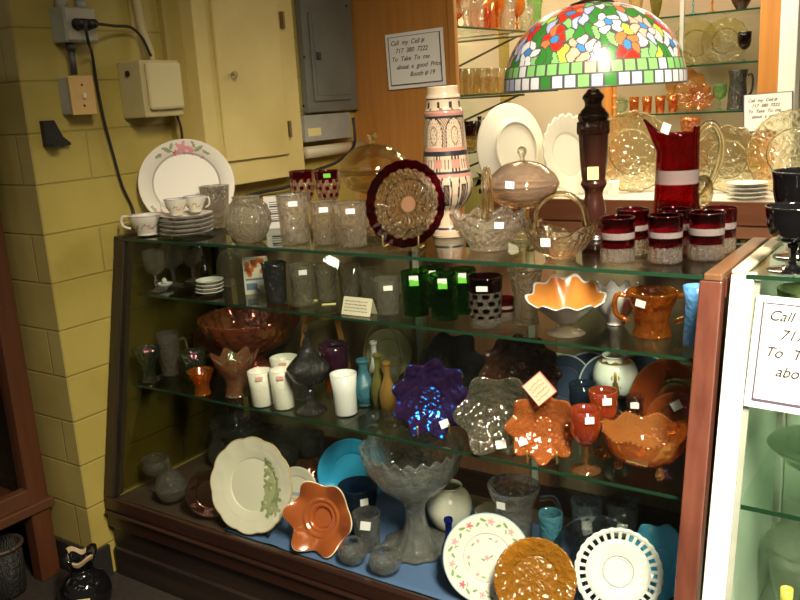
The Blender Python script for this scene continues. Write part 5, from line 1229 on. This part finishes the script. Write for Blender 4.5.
PL('marigold_plate', 'dark orange plate with a square white tag standing behind the footed bowl', 'plate', 676, 0, 391, SH2, glass('burnt_marigold', (.50, .12, .03), .08, .2, film=400, body=.45), 6, 12, yd=1.72, tags=[(0, .55, 10, 9, PAPER, .5)], seg=56)
# footed ruffled bowl
q, R, H = place('bowl', 650, 491, 424, 88, SH2, None, .45, .6)
q.x = min(q.x, -.425 - R * 1.06)
t = thing('footed_bowl', 'wide orange marigold ruffled bowl on ball feet by the corner post', 'bowl', q)
MF = glass('footed_marigold', (.80, .30, .08), .07, .18, ('soft', 55, .4), film=235, body=.4)
lathe('bowl', shell(smoothp([(0, .22 * H), (.42 * R, .23 * H), (.74 * R, .38 * H), (.9 * R, .62 * H), (R, .88 * H)], 4), .0035), MF, t, 112, lambda tt, r, z: (r * (1 + .05 * max(0, r / R - .5) * cos(8 * tt)), z + .07 * H * max(0, r / R - .6) * 2 * cos(8 * tt)))
a = away(q); a0 = math.atan2(-a.y, -a.x)
for k in range(3):
    an = a0 + .55 + 2 * pi * k / 3; b = MB(); d = Vector((cos(an), sin(an), 0)); b.tube([d * R * .5 + Vector((0, 0, .27 * H)), d * R * .62 + Vector((0, 0, .2 * H)), d * R * .6 + Vector((0, 0, .1 * H))], .0075, 10, sub=3); b.ball(d * R * .6 + Vector((0, 0, .0105)), .0105); b.build('ball_foot', MARIL, t, True)
b = MB()
for k in range(56):
    tt = 2 * pi * k / 56; rr = R * 1.0 * (1 + .05 * .5 * cos(8 * tt)); b.ball((rr * cos(tt), rr * sin(tt), .89 * H + .07 * H * .8 * cos(8 * tt)), .0026, seg=6)
b.build('beaded_rim', MARIL, t, True)

# ================================================================== floor of the case
D0 = DECK
# blue cloth
CLOTH = solid('blue_cloth', (.075, .14, .29), .8, bump=('noise', 300, .2))
nx, ny = 70, 22; x0, x1, y0, y1 = -1.62, -.42, yf(ZB) + .03, 1.86
V = []; F = []
for j in range(ny):
    for i in range(nx):
        u = i / (nx - 1); v = j / (ny - 1); V.append((x0 + (x1 - x0) * u, y0 + (y1 - y0) * v, D0 + .0012 + .0036 * max(0, sin(u * 34 + 4 * sin(v * 4 + u * 5))) ** 2 * (.3 + .7 * abs(sin(v * 5 + u * 11)))))
for j in range(ny - 1):
    for i in range(nx - 1): F.append((j * nx + i, j * nx + i + 1, (j + 1) * nx + i + 1, (j + 1) * nx + i))
o = link('blue_cloth', V, F, CLOTH); tag(o, 'rumpled blue cloth lining the floor of the display case', 'cloth'); md = o.modifiers.new('thick', 'SOLIDIFY'); md.thickness = .0008; md.offset = -1
DZ = D0 + .0078
def d(kind, name, label, cat, px, yb, yt, w, mat, **k): return G(kind, name, label, cat, px, yb, yt, w, k.pop('z', DZ), mat, **k)
DIMG = glass('dim_clear_pressed', (.90, .92, .90), .05, .42, ('soft', 70, 1.0), body=.03)
d('compote', 'glass_compote', 'dim clear glass compote at the back of the case floor by the wall', 'compote', 190, 0, 409, 50, DIMG, yd=1.78, z=D0, seg=56, mod=lambda R, H: scallop(16, .03, .9 * R))
d('goblet', 'glass_goblet', 'clear goblet at the very wall end of the case floor', 'goblet', 145, 487, 449, 27, DIMG, z=D0)
d('covered', 'covered_dish', 'small clear knobbed covered dish at the wall end of the case floor', 'covered dish', 173, 505, 458, 32, CUT, z=D0, lv=(.03, .32, .76), foot=.5)
d('bottle', 'glass_candlestick', 'tall clear glass candlestick behind the white leaf plate', 'candlestick', 222, 0, 420, 18, DIMG, yd=1.76, z=D0)
d('compote', 'cake_stand', 'clear glass cake stand at the back of the case floor below the white tumblers', 'cake stand', 262, 0, 418, 78, DIMG, yd=1.82, z=D0, stem_h=.8, seg=56)
for px, w, yd, lb in ((292, 26, 1.72, 'dim clear goblet at the back of the case floor behind the white leaf plate'), (312, 26, 1.76, 'dim clear goblet at the back of the case floor next to the turquoise plate'), (246, 24, 1.70, 'dim clear goblet at the back of the case floor next to the tall candlestick')):
    d('goblet', 'glass_goblet', lb, 'goblet', px, 0, 432, w, DIMG, yd=yd)
def dp(name, label, px, yb, yt, mat, yaw=0, tilt=18, cat='plate', **k): return PL(name, label, cat, px, yb, yt, k.pop('z', D0 + .0075), mat, yaw, tilt, **k)
dp('glass_plate', 'clear iridescent glass plate standing behind the edge of the white leaf plate', 212, 526, 476, glass('iridescent_plate', (.62, .50, .36), .08, .4, ('soft', 50, .5), film=350), -14, seg=56)
lf = [(.30, .52, .10, 2, 3), (.38, .40, .14, 1, 5), (.30, .28, .11, 2, 3), (.46, .20, .17, 1, 5), (.36, .06, .15, 2, 5), (.54, -.02, .19, 1, 5), (.38, -.16, .17, 1, 3), (.60, -.22, .16, 2, 5), (.44, -.34, .20, 1, 5), (.30, -.42, .13, 2, 3), (.60, -.42, .15, 1, 5), (.46, -.52, .12, 2, 3),
      (.44, .10, .05, 3, 0), (.50, -.14, .05, 3, 0), (.44, -.24, .045, 3, 0), (.24, .44, .03, 3, 0)]
LFM = [solid('leaf_plate_glaze', (.72, .68, .54), .3, coat=.3), solid('grey_green_paint', (.36, .38, .20), .4), solid('soft_green_paint', (.26, .30, .13), .4), solid('straw_paint', (.58, .52, .24), .4), solid('tan_edge', (.50, .38, .20), .4)]
def leafp(R):
    g0 = flowers(R, lf)
    return lambda t, r, z, k: 4 if r > .965 * R else g0(t, r, z, k)
o, p, sd, up_v, n, R = dp('leaf_plate', 'large white scalloped plate with painted green leaves standing in the case', 252, 544, 447, None, -36, 18, mats=LFM, paint=leafp, seg=230, rings=150, depth=.14, mod=lambda R: scallop(12, .035, .75 * R))
stand('black wire stand under the white leaf plate', p, sd, up_v, n, R, BLKWIRE, .5, .0022, .014)
CP = solid('pastel_glaze', (.62, .58, .46), .3, coat=.3)
dp('painted_plate', 'small cream plate with coloured bands behind the white leaf plate', 297, 518, 466, None, -26, 16, yd=1.60, mats=[CP, solid('tan_band', (.44, .28, .12), .4), solid('blue_grey_paint', (.28, .36, .42), .4), solid('pale_pink_paint', (.62, .42, .36), .4)], paint=lambda R: (lambda t, r, z, k: 0 if k < .5 else 1 if r > .95 * R else (2 if -.30 * R < r * sin(t) < -.15 * R else 3 if -.48 * R < r * sin(t) < -.40 * R else 0)), seg=100, rings=60)
r_ = PL('marigold_dish', 'small marigold ruffled dish with a white tag behind the cream banded plate', 'dish', 309, 486, 449, D0 + .0075, MARIL, 0, 30, yd=1.74, depth=.3, mod=lambda R: ruffle(6, .1, .15 * R, .3 * R, R), tags=[(.75, .15, 8, 7, PAPER, 0)])
dp('turquoise_plate', 'large plain turquoise plate standing behind the clear punch bowl', 352, 500, 436, TURQP, -14, 20, yd=1.70, depth=.2, seg=72)
MG = solid('marigold_iridescent', (.52, .13, .03), .13, .25, film=430, coat=.7); MGE = solid('pale_bowl_edge', (.78, .66, .46), .3)
o, p, sd, up_v, n, R = PL('ruffled_bowl', 'orange marigold iridescent ruffled bowl at the front of the case floor', 'bowl', 322, 570, 494, D0 + .006, None, -28, 22, depth=.34, foot=.35, mats=[MG, MGE], paint=lambda R: (lambda t, r, z, k: 1 if r > .975 * R else 0), seg=132, rings=70,
    mod=lambda R: ruffle(6, .10, .13 * R, .4 * R, R, .5), prof=lambda R: [(0, 0), (.28 * R, 0), (.31 * R, .03 * R), (.36 * R, .12 * R), (.42 * R, .10 * R), (.50 * R, .17 * R), (.57 * R, .15 * R), (.74 * R, .22 * R), (R, .34 * R)])
d('bowl', 'blue_bowl', 'dark blue glass bowl with a white tag between the turquoise plate and the punch bowl', 'bowl', 362, 512, 480, 40, INDIGO, yd=1.58, base=.6, tags=[(.25, .80, 8, 7, PAPER)])
d('tumbler', 'glass_tumbler', 'clear tumbler with a square white tag between the orange bowl and the punch bowl', 'tumbler', 370, 550, 503, 28, FROST, base=.85, tags=[(-.1, .82, 10, 9, PAPER, .15)], relief=(9, 4, .035))
for px, yb, yt, w, lb in ((354, 570, 540, 30, 'small clear round glass close to the orange ruffled bowl'), (387, 588, 556, 34, 'small clear round glass close to the foot of the punch bowl')):
    d('globe', 'glass_cup', lb, 'glass cup', px, yb, yt, w, FROST, relief=(10, 4, .05))
# big clear punch bowl on pedestal
q = spot(418, DZ, 1.585); t = thing('punch_bowl', 'large clear pressed glass punch bowl on a flared pedestal in the case', 'punch bowl', q)
PB = glass('punch_bowl_glass', (.98, .98, .95), .02, .42, ('facet', 44, 1.0), body=.11)
lathe_px('pedestal', [(581, 33), (570, 33), (560, 28), (548, 21), (534, 13), (520, 9.5), (508, 11), (500, 17)], PB, q, t, 72, 3, th=.004, mod=flute(12, .04))
S_ = proj(q + Vector((0, 0, .3)))[2] / FPX
zb, ztp = z_at(q, 501) - q.z, z_at(q, 450) - q.z; Rb = 53 * S_
lathe('bowl', shell(smoothp([(0, zb), (.30 * Rb, zb + .002), (.66 * Rb, zb + .28 * (ztp - zb)), (.9 * Rb, zb + .62 * (ztp - zb)), (Rb, ztp)], 7), .0045), PB, t, 144, lambda tt, r, z: (r * (1 + (.022 * cos(12 * tt) * sin((z - zb) / (ztp - zb) * 9) if r > .2 * Rb else 0)), z + (.006 * cos(24 * tt) if r > .9 * Rb else 0)))
d('globe', 'milk_glass_bowl', 'round white milk glass bowl behind the punch bowl', 'bowl', 448, 0, 478, 46, MILK, yd=1.70, hm=.12)
rs_ = []
for k in range(10):
    an = 2 * pi * k / 10 + .2; rs_ += [(.80 * cos(an), .80 * sin(an), .085, 1 + (k % 3 == 0), 5), (.84 * cos(an + .22), .84 * sin(an + .22), .075, 3, -(an + 1.4)), (.76 * cos(an - .24), .76 * sin(an - .24), .065, 3, -(an + 2.)), (.73 * cos(an + .12), .73 * sin(an + .12), .05, 3, -(an + .6))]
for k in range(6):
    an = 2 * pi * k / 6; rs_ += [(.42 * cos(an), .42 * sin(an), .05, 1, 5), (.43 * cos(an + .35), .43 * sin(an + .35), .05, 3, -(an + 1.7))]
rs_ += [(0, 0, .075, 1, 5), (.1, .04, .05, 3, -.5), (-.09, -.04, .05, 3, -2.6)]
RPM = [solid('rose_plate_glaze', (.72, .71, .66), .25, coat=.3), PINK, ROSE, LEAF, GREYB, solid('grey_blue_rim', (.30, .40, .46), .3)]
def rosep(R):
    g0 = flowers(R, rs_)
    return lambda t, r, z, k: 5 if r > .975 * R else (4 if k > .5 and .525 * R < r < .54 * R else g0(t, r, z, k))
dp('rose_plate', 'white plate with a ring of painted pink roses in front on the case floor', 487, 603, 511, None, -6, 24, mats=RPM, paint=rosep, seg=190, rings=130, depth=.1, foot=.52)
t = d('bottle', 'cobalt_bottle', 'cobalt blue glass bottle mostly hidden behind the rose plate', 'bottle', 451, 0, 516, 17, COBALT, yd=1.52)
def ambp(R): return lambda r: r
dp('amber_plate', 'round amber pressed glass plate leaning in front of the rose plate', 537, 625, 539, glass('amber_pressed_plate', (.60, .24, .025), .10, .12, ('facet', 70, .8), body=.45), 4, 28, mod=lambda R: both(rosette(14, 7, .007, R, .05, .92), scallop(40, .02, .9 * R)), seg=160, rings=70, depth=.16)
# pitcher
q = d('vase', 'glass_pitcher', 'clear pressed glass pitcher with a tag behind the rose plate', 'pitcher', 516, 0, 474, 52, PB, yd=1.66, base=.72, root=True, mod=lambda R, H: (lambda t_, r, z: (r * (1 - .10 * (z / H > .5) * sin(pi * min(1, (z / H - .5) / .4)) + .12 * max(0, z / H - .8) * 5 * max(0, cos(t_ - 2.6)) ** 4), z)), tags=[(-.5, .88, 9, 7, PAPER)], seg=64)
side_handle(q[0], q[1], q[2], q[3], CLEAR, -12, .2, .85, .045, .007)
d('bowl', 'gilt_dish', 'small cream dish with a gilt rim between the milk glass bowl and the pitcher', 'dish', 491, 0, 501, 30, None, yd=1.72, mats={'body': [CREAM, GOLD]}, paint=lambda R, H: (lambda t, r, z, k: 1 if z > .93 * H else 0), seg=48, rings=40)
d('bowl', 'blue_dish', 'small aqua blue glass dish behind the clear pitcher handle', 'dish', 553, 0, 508, 24, BLUEG, yd=1.60)
for px, w, lb in ((587, 32, 'clear glass sugar bowl with a white tag behind the round clear plate'), (622, 32, 'clear glass creamer with a white tag at the back of the case floor')):
    d('tumbler', 'glass_creamer' if px > 600 else 'glass_sugar_bowl', lb, 'creamer' if px > 600 else 'sugar bowl', px, 0, 493, w, DIMG, yd=1.74, base=.7, tags=[(0, .72, 10, 8, PAPER)])
dp('glass_plate', 'large clear glass plate standing behind the white lacy plate', 597, 606, 512, glass('clear_big_plate', (.93, .95, .96), .03, .45, ('facet', 30, .5)), -4, 22, depth=.15, seg=80)
def lacy(R):
    def f(t, r, z, k): return 0
    return f
# openwork plate: rim ring pierced by slots
p, sd, up_v, n, R = frame_at(619, 616, 528, D0 + .0075, 8, 26)
t = thing('lace_edge_plate', 'white milk glass plate with an openwork lace edge at the front of the case floor', 'plate', p)
M_ = Matrix((sd, up_v, n)).transposed().to_4x4(); M_.translation = up_v * R * 1.02 + Vector((0, 0, .001))
lathe('centre', shell(smoothp([(0, 0), (.36 * R, 0), (.40 * R, .02 * R), (.76 * R, .06 * R)], 3), .004), MILKS, t, 72, xf=M_)
lathe('foot_ring', [(.30 * R, .0045), (.31 * R, .007), (.33 * R, .007), (.34 * R, .0045)], MILKS, t, 60, xf=M_)
b = MB()
for k in range(30):
    a0_, a1_ = 2 * pi * (k + .22) / 30, 2 * pi * (k - .22) / 30
    b.prism([M_ @ Vector((r * cos(x_), r * sin(x_), zz)) for r, x_, zz in ((.75 * R, a1_, .057 * R), (.92 * R, a1_, .10 * R), (.92 * R, a0_, .10 * R), (.75 * R, a0_, .057 * R))], n * .005)
b.build('lattice', MILKS, t)
lathe('rim', [(.90 * R, .092 * R), (R, .12 * R), (R, .12 * R + .005), (.90 * R, .092 * R + .005), (.90 * R, .092 * R)], MILKS, t, 150, scallop(30, .03, .95 * R), xf=M_)
PL('ruffled_bowl', 'turquoise milk glass ruffled bowl with beaded edge in the corner of the case floor', 'bowl', 658, 590, 521, D0 + .0075, TURQ, -12, 24, yd=1.68, depth=.34, foot=.35, mod=lambda R: both(ruffle(9, .06, .10 * R, .45 * R, R), scallop(36, .02, .92 * R)), seg=108)

# ================================================================== inside the white case
g('covered', 'covered_cake_dish', 'large green-tinted clear covered dish on the middle shelf of the white case', 'covered dish', 786, 0, 415, 96, WS2, glass('cake_cover', (.80, .86, .78), .04, .35, ('noise', 12, .2), body=.12), yd=1.77, lv=(.12, .42, .72), foot=.6, seg=64)
g('covered', 'glass_jar', 'large clear glass jar on the floor of the white case', 'jar', 790, 0, 508, 88, WB + .001, glass('big_jar', (.72, .78, .68), .05, .35, body=.15), yd=1.80, lv=(.03, .72, .9), foot=.6, seg=64)
for px, lb in ((750, 'pale green tumbler near the white post inside the white case'), (770, 'pale green tumbler behind the sign inside the white case')):
    g('tumbler', 'green_tumbler', lb, 'tumbler', px, 0, 425, 22, WS2, LIME, yd=1.90 if px < 760 else 1.95, hm=.11)
q = g('bowl', 'striped_bowl', 'cream bowl with a blue stripe at the bottom of the white case', 'bowl', 766, 625, 585, 56, WB + .001, None, yd=1.60, mats={'body': [CREAM, BLUEL]}, paint=lambda R, H: (lambda t, r, z, k: 1 if .78 * H < z < .93 * H else 0), seg=60, rings=60, hm=.09)
g('goblet', 'glass_stopper_bottle', 'small bottle with a yellow knob inside the white case', 'bottle', 783, 0, 556, 12, WB + .001, BLUEG, yd=1.66, mats={'bowl': YEL}, hm=.16)
g('bowl', 'green_reflection_dish', 'mottled green dish added as the green reflection in the white case', 'dish', 778, 0, 277, 60, WS1 + .0, mottled('green_reflection_colour', (.10, .18, .06), (.38, .46, .20), 30, .3), yd=1.80, hm=.15)  # added dish; its mottled green stands in for a reflection under the top glass

# ================================================================== on the floor by the wall
q, R, H = place('pot', 88, 587, 547, 51, 0, 1.245)
t = thing('bean_pot', 'squat black pottery vase with a curled lip on the floor by the case', 'vase', q)
lathe('body', shell(smoothp([(0, 0), (.75 * R, 0), (.95 * R, .16 * H), (R, .34 * H), (.82 * R, .56 * H), (.48 * R, .68 * H), (.42 * R, .76 * H)], 4), .004), BLACK, t, 56)
lathe('lip', shell(smoothp([(.40 * R, .75 * H), (.44 * R, .80 * H), (.58 * R, .92 * H), (.66 * R, H)], 3), .006)[0:-1], [BLACK, solid('buff_lip', (.45, .34, .18), .4)], t, 64, lambda tt, r, z: (r * (1 + .10 * cos(4 * tt)), z + .05 * H * cos(4 * tt)), lambda tt, r, z, k: 1 if (z > .93 * H and k > .3 and cos(2 * tt + .9) > .25) else 0)
sticker(t, q, R * .98, .36 * H, -.12, .034, .02, PAPERY, .1); sticker(t, q, R * .96, .28 * H, -.62, .022, .017, solid('pink_beige_tag', (.70, .48, .36), .7), .05)
q, R, H = place('tumbler', 8, 600, 537, 40, 0, None, .9)
t = thing('waste_basket', 'dark round basket on the floor under the brown cabinet', 'basket', q)
lathe('body', shell([(0, 0), (.86 * R, 0), (.9 * R, .05 * H), (R, H)], .006), solid('black_wicker', (.012, .011, .010), .6, bump=('wave', 60, .5)), t, 48)
b = MB(); b.tube([(R * cos(2 * pi * k / 40), R * sin(2 * pi * k / 40), H) for k in range(41)], .007, 8); b.build('rim', solid('brown_rim', (.06, .04, .03), .5), t, True)
# ------------------------------------------------------------------ final places of things that stand close together
NUDGE = {'green_goblet': (0.0027, -0.0034, 0.0), 'ruffled_bowl.001': (-0.0027, 0.0034, 0.0), 'platter': (-0.0266, 0.0162, 0.0), 'sauce_boat': (0.0041, -0.0077, 0.0), 'glass_tumbler.024': (0.0225, -0.0084, 0.0), 'glass_tumbler.027': (-0.0059, 0.0029, 0.0), 'glass_tumbler.028': (0.001, -0.002, 0.0), 'covered_dish.001': (-0.001, 0.002, 0.0), 'ruby_plate': (0.0059, -0.0029, 0.0), 'wire_plate_stand': (0.0059, -0.0029, 0.0), 'glass_basket.001': (-0.005, 0.0043, 0.0), 'ruby_tumbler.001': (0.005, -0.0043, 0.0), 'glass_goblet': (0.0489, -0.0201, 0.0), 'glass_goblet.001': (0.0336, -0.0041, 0.0), 'glass_goblet.002': (-0.015, 0.0311, 0.0), 'salt_dish': (0.003, -0.0059, 0.0), 'black_bottle': (0.002, -0.001, 0.0), 'glass_tumbler.030': (0.0008, -0.0043, 0.0), 'glass_tumbler.031': (-0.0008, 0.0043, 0.0), 'glass_tumbler.033': (0.0038, -0.0022, 0.0), 'folded_card': (-0.0038, 0.0022, 0.0), 'green_tumbler.001': (0.0011, -0.0043, 0.0), 'green_tumbler.003': (-0.0011, 0.0043, 0.0), 'ruby_tumbler.007': (0.0017, -0.0217, 0.0), 'ruby_shot_glass': (-0.0017, 0.0217, 0.0), 'glass_celery_vase': (-0.0097, 0.0118, 0.0), 'ruffled_compote': (0.0089, -0.0315, 0.0), 'ruffled_bowl.002': (0.0008, 0.0197, 0.0), 'blue_vase': (-0.0018, 0.0, 0.0), 'green_creamer': (0.0024, 0.0093, 0.0), 'glass_plate': (0.0419, 0.0, 0.0), 'marigold_cup': (-0.004, 0.0036, 0.0), 'punch_bowl': (0.0631, -0.063, 0.0), 'ruffled_vase': (-0.0575, 0.0549, 0.0), 'milk_glass_tumbler.001': (-0.01, 0.0045, 0.0), 'covered_candy_dish': (-0.0246, 0.0348, 0.0), 'amethyst_goblet': (0.0138, -0.0109, 0.0), 'amber_beaded_vase': (-0.0138, 0.0109, 0.0), 'blue_bottle': (-0.0053, 0.0039, 0.0), 'olive_bottle': (0.0036, -0.0025, 0.0), 'amber_bottle': (0.0017, -0.0014, 0.0), 'tan_plate': (0.0084, -0.0117, 0.0), 'ruffled_bowl.003': (-0.0225, 0.0351, 0.0), 'wire_plate_stand.001': (-0.0225, 0.0351, 0.0), 'ruffled_bowl.006': (-0.0021, 0.0018, 0.0), 'wire_plate_stand.002': (-0.0021, 0.0018, 0.0), 'ruffled_bowl.007': (-0.0111, 0.0148, 0.0), 'wire_plate_stand.003': (-0.0111, 0.0148, 0.0), 'price_card': (-0.0111, 0.0148, 0.0), 'blue_plate': (-0.0011, -0.0043, 0.0), 'blue_plate.001': (0.002, 0.0018, 0.0), 'blue_plate.003': (0.0041, -0.0126, 0.0), 'white_plate': (0.0109, -0.0246, 0.0), 'oil_lamp': (-0.0129, 0.0119, 0.0), 'wine_goblet': (-0.0075, 0.0068, 0.0), 'wine_goblet.001': (-0.0154, 0.0185, 0.0), 'glass_tumbler.034': (-0.0009, -0.0043, 0.0), 'marigold_bowl': (0.0138, -0.0075, 0.0), 'footed_bowl': (0.0029, 0.0474, 0.0), 'glass_compote': (0.1771, 0.057, 0.0), 'glass_goblet.003': (0.0645, 0.0, 0.0), 'glass_candlestick': (0.0193, -0.0319, 0.0), 'cake_stand': (0.0892, -0.0248, 0.0), 'glass_goblet.004': (0.0059, -0.0198, 0.0), 'glass_goblet.005': (-0.0059, 0.0227, 0.0), 'glass_goblet.006': (0.043, -0.0686, 0.0), 'glass_plate.001': (-0.0416, 0.0361, 0.0), 'leaf_plate': (-0.0476, 0.0456, 0.0), 'wire_plate_stand.004': (-0.0476, 0.0456, 0.0), 'marigold_dish': (0.0403, -0.0366, 0.0), 'ruffled_bowl.008': (-0.0635, 0.0715, 0.0), 'blue_bowl': (-0.0175, 0.0197, 0.0), 'glass_tumbler.035': (0.0055, -0.0142, 0.0), 'glass_cup.015': (-0.013, 0.0159, 0.0), 'glass_cup.016': (-0.0322, 0.0429, 0.0), 'punch_bowl.001': (-0.0158, 0.021, 0.0), 'milk_glass_bowl': (-0.0063, 0.0232, 0.0), 'amber_plate': (-0.0063, 0.0132, 0.0), 'blue_dish': (-0.0049, 0.0045, 0.0), 'lace_edge_plate': (0.0046, -0.0047, 0.0), 'covered_cake_dish': (0.0637, 0.0, 0.0), 'glass_jar.001': (0.0406, 0.0, 0.0), 'green_tumbler.005': (-0.0615, -0.0008, 0.0), 'green_tumbler.006': (-0.0943, -0.1023, 0.0), 'striped_bowl': (0.0088, -0.0044, 0.0), 'glass_stopper_bottle': (-0.0004, 0.0044, 0.0), 'green_reflection_dish': (0.0538, 0.0, 0.0)}
for nm_, d_ in NUDGE.items():
    ob_ = bpy.data.objects.get(nm_)
    if ob_: ob_.location = ob_.location + Vector(d_)
# ------------------------------------------------------------------ camera and light
cd = bpy.data.cameras.new('camera'); cam = bpy.data.objects.new('camera', cd); COL.objects.link(cam)
rt_ = Vector((AX.x, AY.x, AZ.x)); dn_ = Vector((AX.y, AY.y, AZ.y)); fw_ = Vector((AX.z, AY.z, AZ.z))
Mc = Matrix((rt_, -dn_, -fw_)).transposed().to_4x4(); Mc.translation = CAM; cam.matrix_world = Mc
cd.sensor_width = 36; cd.lens = FPX / 800 * 36; cd.clip_start = .02
SC.camera = cam
def area(name, loc, target, sx, sy, power, col=(1, .87, .68), spread=180):
    l = bpy.data.lights.new(name, 'AREA'); l.shape = 'RECTANGLE'; l.size = sx; l.size_y = sy; l.energy = power; l.color = col; l.spread = math.radians(spread)
    o = bpy.data.objects.new(name, l); COL.objects.link(o); o.location = loc
    o.rotation_euler = (Vector(target) - Vector(loc)).to_track_quat('-Z', 'Y').to_euler(); return o
area('ceiling_fluorescent', (.30, .45, 2.45), (-.55, 1.6, .7), .3, 1.2, 48, spread=82)
area('ceiling_fluorescent', (-1.2, .1, 2.70), (-1.3, 1.0, 0), 1.2, .3, 2)
area('shelf_strip_light', (-1.75, 3.2, 2.25), (-1.75, 3.25, 1.2), .12, .8, 20, (1, .80, .50))
area('shelf_strip_light', (-1.05, 3.62, 2.2), (-1.05, 3.85, 1.2), .6, .12, 7, (1, .84, .55))
area('counter_strip_light', (-1.0, 3.3, 1.9), (-1.0, 3.25, .95), .9, .08, 12, (1, .88, .66))
for i_, (x_, y_) in enumerate(((-1.9, -1.3), (-.5, -1.7), (1.0, -1.0), (1.5, .6))):      # unseen lights added for glints on the glass, behind and beside
    area('glint_light', (x_, y_, 2.70), (x_, y_, 0), .10, 1.1, 2.4)
# the far tube whose image lies in the front glass
nf_ = Vector((0, -1, SL)).normalized(); o_ = Vector((0, YF, TOP)); E_ = []
for px_, py_ in ((327, 259), (349, 271)):
    r_ = ray(px_, py_); P_ = CAM + r_ * ((o_ - CAM).dot(nf_) / r_.dot(nf_)); d_ = r_ - 2 * r_.dot(nf_) * nf_; E_.append(P_ + d_ * 4.6)
c_ = (E_[0] + E_[1]) / 2; ax_ = (E_[1] - E_[0]); l_ = bpy.data.lights.new('far_tube', 'AREA'); l_.shape = 'RECTANGLE'; l_.size = ax_.length * 1.3; l_.size_y = .07; l_.energy = 4; l_.color = (1, .9, .72)
t_ = bpy.data.objects.new('far_tube', l_); COL.objects.link(t_); zd_ = -(Vector((-1.25, YF, .98)) - c_).normalized(); xd_ = ax_.normalized(); yd_ = zd_.cross(xd_).normalized(); zd_ = xd_.cross(yd_)
Mt_ = Matrix((xd_, yd_, zd_)).transposed().to_4x4(); Mt_.translation = c_; t_.matrix_world = Mt_
print('FAR', c_)
w = bpy.data.worlds.new('world'); SC.world = w; w.use_nodes = True
w.node_tree.nodes['Background'].inputs[0].default_value = (1, .85, .62, 1); w.node_tree.nodes['Background'].inputs[1].default_value = .10
SC.view_settings.view_transform = 'Standard'; SC.view_settings.look = 'None'; SC.view_settings.exposure = 0.0; SC.view_settings.gamma = 1; SC.view_settings.use_curve_mapping = False
SC.cycles.max_bounces = 14; SC.cycles.transparent_max_bounces = 40; SC.cycles.transmission_bounces = 10; SC.cycles.glossy_bounces = 4; SC.cycles.diffuse_bounces = 3
SC.cycles.caustics_reflective = False; SC.cycles.caustics_refractive = False; SC.cycles.sample_clamp_indirect = 4; SC.cycles.blur_glossy = .5
SC.cycles.use_denoising = True
